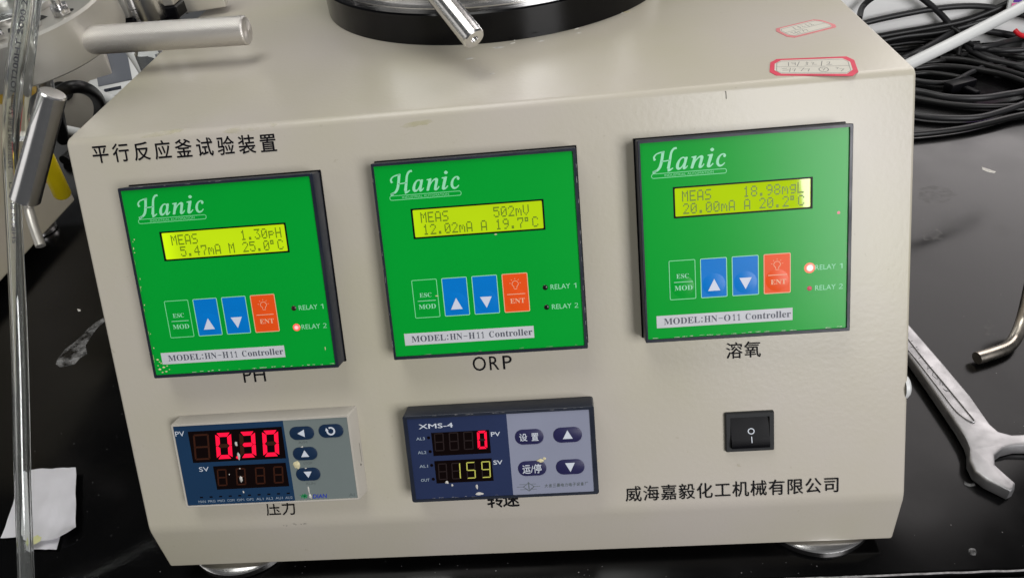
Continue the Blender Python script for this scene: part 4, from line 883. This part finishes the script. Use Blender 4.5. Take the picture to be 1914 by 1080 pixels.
# ================================================================== PAPER, RESIDUE ON THE BENCH
pp = thing('folded_paper', 'folded piece of white paper with a yellow stain on the black bench', 'paper', T(-265, -25, 0))
def sheet(name, px, z0, rise, m, nu=18, nv=20, seed=0, curl=False):
    C = [at_z(x, y, 0.5) for x, y in px]; g = G(); vs = []
    for j in range(nv+1):
        for i in range(nu+1):
            a, b = i/nu, j/nv; p = (C[0]*(1-a)+C[1]*a)*(1-b)+(C[3]*(1-a)+C[2]*a)*b
            n = 0.6*noise.noise(Vector((a*3+seed, b*3, seed)))+0.9*(0.5-abs(noise.noise(Vector((a*4.2+seed, b*3.1+a, seed+4)))))
            e = 0.5*noise.noise(Vector((a*6, b*6, seed+9)))
            edge = 0.35 if (i in (0, nu) or j in (0, nv)) else 0
            if curl and b > 0.8 and a > 0.45: p = p+(C[0]-C[3])*(0.16*((a-0.45)/0.55)**2*(b-0.8)/0.2)
            vs.append((p.x+edge*e*2.5, p.y+edge*e*2.5, z0+rise*(0.4+0.5*n)+0.8*rise*max(0, (b-0.8))*2))
    fs = [(j*(nu+1)+i, (j+1)*(nu+1)+i, (j+1)*(nu+1)+i+1, j*(nu+1)+i+1) for j in range(nv) for i in range(nu)]
    low = [(x, y, z-0.28) for x, y, z in vs]; nn = len(vs); allf = fs+[tuple(k+nn for k in f[::-1]) for f in fs]
    per = [i for i in range(nu+1)]+[(j+1)*(nu+1)-1+0 for j in range(1, nv+1)]+[nv*(nu+1)+i for i in range(nu-1, -1, -1)]+[j*(nu+1) for j in range(nv-1, 0, -1)]
    allf += [(per[k], per[(k+1) % len(per)], per[(k+1) % len(per)]+nn, per[k]+nn)[::-1] for k in range(len(per))]
    g.raw(vs+low, allf, m); part(name, g, pp, angle=25)
sheet('under_leaf', [(40, 900), (100, 886), (110, 1000), (4, 1008)], 0.5, 2.2, 'paper', seed=2)
sheet('middle_leaf', [(50, 900), (142, 890), (108, 1029), (56, 1028)], 1.4, 1.0, 'paper', seed=3)
M['paper_tint'] = mat('pale_yellow_stain', (0.60, 0.60, 0.30), 0.7, var=(200, 0.9, 1.05))
sheet('top_leaf', [(38, 886), (147, 881), (147, 1020), (40, 1018)], 3.2, 3.6, 'paper', seed=5, curl=True)
g = G()
p = at_z(66, 1008, 6.6); blob(g, p.x, p.y, 4.6, 6.6, 'paper_tint', 0.1, 3, 3.4)
part('stain', g, pp)
def smear(name, label, outline, m, cat, ztop_=0.35, seed=0):
    P = [at_z(x, y, 0.1) for x, y in outline]; c = sum(P, Vector())/len(P); n = len(P); g = G()
    rings = [[(p.x, p.y, 0.05) for p in P]]; rnd = random.Random(seed)
    for f, h in ((0.8, 0.7), (0.45, 1.0)):
        rings.append([(c.x+(p.x-c.x)*f*rnd.uniform(0.9, 1.08), c.y+(p.y-c.y)*f*rnd.uniform(0.9, 1.08), ztop_*h*rnd.uniform(0.6, 1.2)) for p in P])
    vs = [v for r in rings for v in r]+[(c.x, c.y, ztop_)]; fs = []
    for k in range(2): fs += [(k*n+i, k*n+(i+1) % n, (k+1)*n+(i+1) % n, (k+1)*n+i) for i in range(n)]
    fs += [(2*n+i, 2*n+(i+1) % n, 3*n) for i in range(n)]
    g.raw(vs, fs, m); return thing(name, label, cat, g=g)
def patchy(name, col, scale, lo, hi, base=(0.006, 0.006, 0.0065)):
    m = mat(name, col, 0.5); nt = m.node_tree; N = nt.nodes; L = nt.links; p = N['Principled BSDF']; tc = N['Texture Coordinate']
    n = N.new('ShaderNodeTexNoise'); n.inputs['Scale'].default_value = scale; n.inputs['Detail'].default_value = 7; n.inputs['Roughness'].default_value = 0.65; L.new(tc.outputs['Object'], n.inputs['Vector'])
    r = N.new('ShaderNodeMapRange'); r.inputs[1].default_value = lo; r.inputs[2].default_value = hi; L.new(n.outputs[0], r.inputs[0]); L.new(r.outputs[0], p.inputs['Alpha'])
    return m
M['smear'] = patchy('dried_white_smear', (0.34, 0.34, 0.34), 90, 0.40, 0.72)
M['smear2'] = patchy('thin_dried_film', (0.13, 0.125, 0.12), 200, 0.45, 0.80)
smear('dried_smear', 'white dried spill streak on the bench left of the cabinet', [(193, 594), (196, 600), (180, 615), (168, 632), (160, 645), (163, 662), (150, 668), (140, 680), (124, 684), (112, 686), (104, 680), (108, 670), (122, 652), (138, 640), (152, 628), (168, 610), (182, 600)], 'smear', 'spill')
smear('dried_smear', 'round dried droplet mark on the bench below the wrench', [(1811, 1025), (1816, 1023), (1823, 1025), (1826, 1031), (1823, 1037), (1815, 1037), (1810, 1031)], 'smear', 'spill', 0.2, 2)
smear('dried_smear', 'tiny white fleck on the bench between tube and cabinet', [(144, 577), (150, 578), (151, 581), (146, 582)], 'crust_w', 'spill', 0.3, 3)
smear('dried_smear', 'slanted white paint fleck on the grey sheen right of the cabinet', [(1835, 312), (1848, 316), (1862, 321), (1858, 324), (1845, 321), (1836, 317)], 'crust_w', 'spill', 0.3, 4)
smear('dried_smear', 'faint dried streak behind the bent rod', [(1832, 606), (1850, 598), (1862, 604), (1856, 612), (1866, 628), (1850, 630), (1832, 626), (1846, 616)], 'smear2', 'spill', 0.2, 5)
smear('dried_smear', 'small curl-shaped mark under the wrench jaw', [(1802, 898), (1812, 903), (1822, 902), (1823, 907), (1812, 909), (1803, 905)], 'smear', 'spill', 0.2, 6)
g = G(); rnd = random.Random(11)
for k in range(70):
    x, y = rnd.choice(((rnd.uniform(1700, 1914), rnd.uniform(330, 1060)), (rnd.uniform(60, 300), rnd.uniform(480, 1070)), (rnd.uniform(520, 1600), rnd.uniform(1050, 1078))))
    p = at_z(x, y, 0); blob(g, p.x, p.y, rnd.uniform(0.1, 0.38), 0.03, 'edge_grey', 0.12, k, rnd.uniform(0.12, 0.35))
o = bpy.data.objects.new('dust_specks', g.mesh('dust_specks')); link(o, None, Matrix.Identity(4)); o['kind'] = 'stuff'; o['label'] = 'scattered pale dust specks on the black bench'

M['tint'] = patchy('yellowish_tint', (0.50, 0.47, 0.20), 45, 0.42, 1.15)
for k, (x0, y0, x1, y1, h) in enumerate(((262, 258, 345, 242, 9), (415, 248, 520, 232, 15), (745, 238, 812, 226, 10))):
    a = PANEL.inverted() @ on_w(x0, y0); b = PANEL.inverted() @ on_w(x1, y1); n = 9; rnd = random.Random(k); up = []; lo = []
    for i in range(n+1):
        t = i/n; e = math.sin(math.pi*t)**0.5*h*0.27/2; x = a.x+(b.x-a.x)*t; y = a.y+(b.y-a.y)*t; up.append((x, y+e*rnd.uniform(0.5, 1.2), 0.1)); lo.append((x, y-e*rnd.uniform(0.5, 1.2), 0.1))
    g = G(); g.raw(up+lo, [(i, n+1+i, n+2+i, i+1) for i in range(n)], 'tint'); part('stain', g, cab, PANEL, label='faint yellow tint below the top bend')
smear('dried_smear', 'faint scuffed patch on the grey sheen close to the cabinet side', [(1718, 352), (1745, 346), (1772, 352), (1790, 364), (1768, 378), (1735, 380), (1716, 370)], 'smear2', 'spill', 0.12, 8)
smear('dried_smear', 'small speckled mark on the grey sheen beside the cabinet side', [(1722, 432), (1740, 424), (1758, 430), (1768, 446), (1748, 452), (1726, 448)], 'smear2', 'spill', 0.12, 9)
smear('dried_smear', 'dull brown ring mark on the grey sheen near the right edge', [(1856, 424), (1870, 420), (1886, 424), (1888, 436), (1876, 444), (1860, 440)], 'smear2', 'spill', 0.12, 10)
# ================================================================== WRENCH, BENT ROD
def wrench():
    zc = 5.0
    def W(x, y): q = at_z(x, y, 9.0); return Vector((q.x, q.y))
    # outline in the photograph's order: left edge down, lower jaw, mouth, upper jaw, right edge up
    L = [(1560, 480), (1697, 662), (1740, 722), (1790, 795), (1806, 822), (1812, 838), (1812, 860), (1822, 880), (1845, 897), (1888, 918), (1897, 913), (1898, 902), (1875, 882), (1860, 868), (1860, 850), (1876, 838), (1900, 832), (1935, 832), (1990, 850), (2000, 832), (1975, 815), (1935, 810), (1890, 812), (1866, 806), (1850, 792), (1815, 742), (1760, 676), (1697, 604), (1590, 470)]
    P = [W(*q) for q in L]; g = G()
    g.prism([(p.x, p.y) for p in P][::-1], 0.6, 9.4, 1.5, 2, 'forged', edges='caps')
    w = thing('open_end_wrench', 'forged steel open-ended wrench lying beside the cabinet', 'wrench', T(P[4].x, P[4].y, 0)); part('body', g, w, angle=45)
    # raised rib outline of the handle panel and stamped marks
    g = G(); a = [at_z(x, y, 9.9) for x, y in ((1688, 620), (1725, 668), (1770, 722), (1808, 768), (1822, 786), (1812, 786), (1786, 766), (1752, 722), (1710, 668), (1680, 632))]
    g.tube([tuple(p) for p in a]+[tuple(a[0])], 0.45, 6, 'forged', sub=4); part('handle_rib', g, w)
    g = G(); rnd = random.Random(4)
    for k in range(16):
        p = at_z(1702+k*4.6, 640+k*6.2+rnd.uniform(-5, 5), 9.5); g.box(-1.6, 1.6, -0.25, 0.25, 0, 0.12, 0, 1, 'dark_etch', T(p.x, p.y, 9.42) @ Matrix.Rotation(R(rnd.choice((20, 110, 65, 155))), 4, 'Z'))
    part('stamped_marks', g, w, smooth=False)
wrench()
P = [at_z(1826, 669, 6), at_z(1856, 660, 6), at_z(1884, 648, 6), at_z(1900, 628, 8), at_z(1914, 590, 16), at_z(1930, 520, 40)]
g = G(); g.tube(P, 4.3, 20, 'zinc', sub=8)
thing('bent_rod', 'short bent zinc-plated steel rod at the right edge above the wrench', 'rod', g=g)

# ================================================================== CABLES, WHITE TUBE, WALL CORNER
CABG = 'tangled cables behind the cabinet'
def at_y(x, y, Y): d = px_ray(x, y); return CAM_L + d*((Y-CAM_L.y)/d.y)
def cable(label, pts, r=3.0, m='cable', z=None, grp=CABG):
    P = []
    for x, y, zz in pts:
        p = at_z(x, y, zz)
        if p.y > 608-2*r: p = at_y(x, y, 606-r-0.12*zz)
        if p.z < r+0.3: p.z = r+0.3
        P.append(p)
    g = G(); g.tube(P, r*0.84, 12, m, sub=8)
    return thing('black_cable', label, 'cable', g=g, group=grp)
cable('thin black cable arching highest against the white wall', [(1606, 35, 60), (1612, 14, 66), (1632, -4, 70), (1670, -22, 70), (1705, -14, 66), (1742, 12, 50), (1772, 42, 30), (1800, 80, 12)], 4.2, 'cable_grey')
cable('black cable sweeping across the white wall to the purple label', [(1560, 60, 40), (1622, 42, 40), (1680, 29, 40), (1740, 18, 40), (1800, 12, 40), (1850, 14, 36), (1900, 26, 30), (1960, 40, 20)], 4.2, 'cable_grey')
cable('thick black cable climbing to the upper right corner', [(1600, 78, 20), (1660, 66, 20), (1740, 52, 22), (1800, 40, 26), (1850, 22, 30), (1900, 0, 34), (1960, -25, 36)], 5.0)
cable('second thick black cable running just under the first', [(1600, 90, 14), (1680, 70, 16), (1760, 60, 18), (1830, 42, 20), (1890, 26, 22), (1960, 4, 24)], 5.5)
cable('black cable passing under the white tube', [(1640, 130, 6), (1700, 104, 10), (1760, 74, 16), (1790, 56, 22), (1830, 30, 26)], 4.6, 'cable_grey')
def Z8(*q): return [(1580+x/3.6, y/3.6, z) for x, y, z in q]
TG = 'cables in the dense tangle'
for lb, r, m, q in (
 ('tangle strand leaving the cabinet edge just under the white wall and rising right', 4.6, 'cable', Z8((150, 262, 18), (260, 250, 18), (430, 218, 20), (620, 196, 20), (780, 160, 22), (1000, 112, 26), (1200, 50, 30))),
 ('tangle strand running level across the top of the dense tangle', 4.2, 'cable_grey', Z8((180, 285, 12), (300, 268, 12), (460, 252, 14), (620, 236, 14), (780, 215, 14), (960, 212, 12), (1140, 238, 10), (1300, 262, 8))),
 ('tangle strand bending up through the knot left of the white tube', 4.2, 'cable_grey', Z8((330, 415, 10), (410, 385, 14), (520, 335, 22), (640, 265, 26), (745, 200, 26), (800, 150, 22))),
 ('tangle strand next below the level top one', 3.6, 'cable', Z8((230, 315, 8), (340, 300, 8), (480, 284, 10), (620, 290, 10), (760, 300, 8), (900, 292, 8))),
 ('tangle strand weaving close to the cabinet edge', 3.6, 'cable', Z8((280, 345, 6), (400, 338, 7), (520, 322, 8), (650, 330, 8), (790, 345, 7), (930, 372, 6))),
 ('tangle strand arching below the white tube toward the right edge', 4.0, 'cable_grey', Z8((860, 318, 16), (940, 318, 16), (1040, 296, 16), (1130, 272, 14), (1300, 235, 12))),
 ('tangle strand with a bright highlight at the right edge', 4.0, 'cable_grey', Z8((820, 288, 14), (900, 318, 14), (990, 336, 12), (1090, 342, 12), (1300, 330, 12))),
 ('tangle strand sloping down to the right edge, upper one', 3.8, 'cable_grey', Z8((780, 300, 10), (850, 345, 10), (940, 390, 9), (1060, 420, 8), (1300, 470, 8))),
 ('tangle strand sloping down to the right edge, lower one', 3.8, 'cable', Z8((640, 395, 6), (780, 402, 7), (920, 430, 7), (1060, 470, 6), (1300, 545, 6))),
 ('tangle strand sagging beneath the plug block', 3.8, 'cable', Z8((470, 460, 5), (600, 446, 6), (760, 452, 6), (920, 474, 5), (1080, 510, 5), (1300, 590, 5))),
 ('tangle strand crossing over the knot by the white tube', 3.4, 'cable', Z8((700, 180, 28), (760, 215, 28), (790, 260, 22), (770, 310, 14), (760, 380, 8))),
 ('tangle strand lying flat between cabinet corner and plug block', 3.4, 'cable', Z8((440, 500, 4), (540, 492, 4), (640, 500, 4), (760, 520, 4), (860, 540, 4))),
 ('tangle strand hugging the cabinet corner', 3.4, 'cable', Z8((420, 430, 4), (520, 424, 4), (640, 410, 5), (780, 372, 6), (900, 350, 6))),
 ('tangle strand dipping behind the plug block', 3.4, 'cable_grey', Z8((460, 540, 4), (560, 555, 4), (660, 560, 4), (740, 545, 4), (820, 500, 4), (930, 450, 4), (1060, 400, 5))),
 ('tangle strand along the foot of the white wall', 4.0, 'cable', Z8((900, 205, 8), (1010, 225, 8), (1120, 246, 8), (1300, 262, 8))),
 ('tangle strand half buried under the arching one', 3.6, 'cable', Z8((850, 365, 4), (960, 362, 4), (1080, 372, 4), (1200, 392, 4), (1300, 400, 4))),
 ('tangle strand buried low at the right edge', 3.6, 'cable', Z8((880, 405, 4), (1000, 450, 4), (1120, 440, 4), (1300, 425, 4))),
 ('tangle strand curling under the white tube', 3.6, 'cable', Z8((520, 395, 4), (600, 360, 5), (700, 345, 5), (800, 368, 4), (880, 400, 4), (960, 420, 4)))):
    cable(lb, q, r, m, grp=TG)
cable('grey-sheened cable bowing down to the right past the tangle', [(1800, 75, 12), (1812, 90, 10), (1860, 110, 8), (1914, 130, 6), (1970, 150, 5)], 4.0, 'cable_grey')
cable('lone cable curving low across the right edge, upper of the loops', [(1690, 168, 6), (1720, 172, 6), (1770, 182, 6), (1830, 184, 6), (1880, 177, 6), (1914, 171, 6), (1990, 150, 6)], 4.4, 'cable_grey')
cable('flat-lying black cable just under the upper loop', [(1690, 180, 4), (1740, 190, 4), (1800, 198, 4), (1860, 200, 4), (1914, 197, 4), (1990, 190, 4)], 3.6)
cable('thin cable loop bowing lowest between the two loops', [(1690, 212, 4), (1730, 219, 4), (1780, 222, 4), (1830, 220, 4), (1880, 206, 6), (1914, 194, 8), (1980, 170, 8)], 4.0, 'cable_grey')
cable('nearest black cable crossing the grey sheen of the bench', [(1680, 254, 4), (1740, 249, 4), (1800, 241, 4), (1850, 230, 4), (1900, 218, 4), (1980, 204, 4)], 4.0)
g = G(); g.box(-17, 17, -7, 7, 0.5, 11, 2, 2, 'black'); g.box(-3.5, 3.5, -26, -7, 1, 7, 1, 1, 'black')
p = at_z(1795, 155, 8); X = T(p.x, p.y, 0) @ Matrix.Rotation(R(20), 4, 'Z'); thing('plug_block', 'small dark green-black plug lying among the cables', 'plug', X, g=g)
P = [at_d(1560, 188, 640), at_d(1700, 120, 640), at_d(1800, 71, 645), at_d(1914, 12, 655), at_d(2050, -64, 690)]
g = G(); g.tube(P, 5.0, 20, 'white_pl', sub=8); wt = thing('white_tube', 'straight white plastic tube rising from behind the cabinet to the upper right', 'tube', g=g)
g = G(); g.tube([at_z(1897, 57, 25), at_z(1904, 64, 22), at_z(1914, 68, 20), at_z(1940, 74, 16)], 2.8, 10, 'redwire'); thing('red_wire', 'short red wire at the right edge below the white tube', 'wire', g=g)
p = at_y(1914, -6, 585); X = T(p.x, p.y, p.z) @ Matrix.Rotation(R(-18), 4, 'Z') @ Matrix.Rotation(R(-12), 4, 'X')
po = thing('printed_pouch', 'purple and pink printed plastic pouch resting on cables at the upper right corner', 'pouch', X)
g = G(); g.box(-15, 22, -3, 3, -16, 30, 1.5, 2, 'white_pl'); part('pouch_body', g, po, X)
g = G(); g.box(-10, 22, -3.6, -3.1, -6, 28, 0, 1, 'purple'); g.box(-11, 22, -3.8, -3.3, -12, -7, 0, 1, 'magenta'); part('pouch_print', g, po, X)
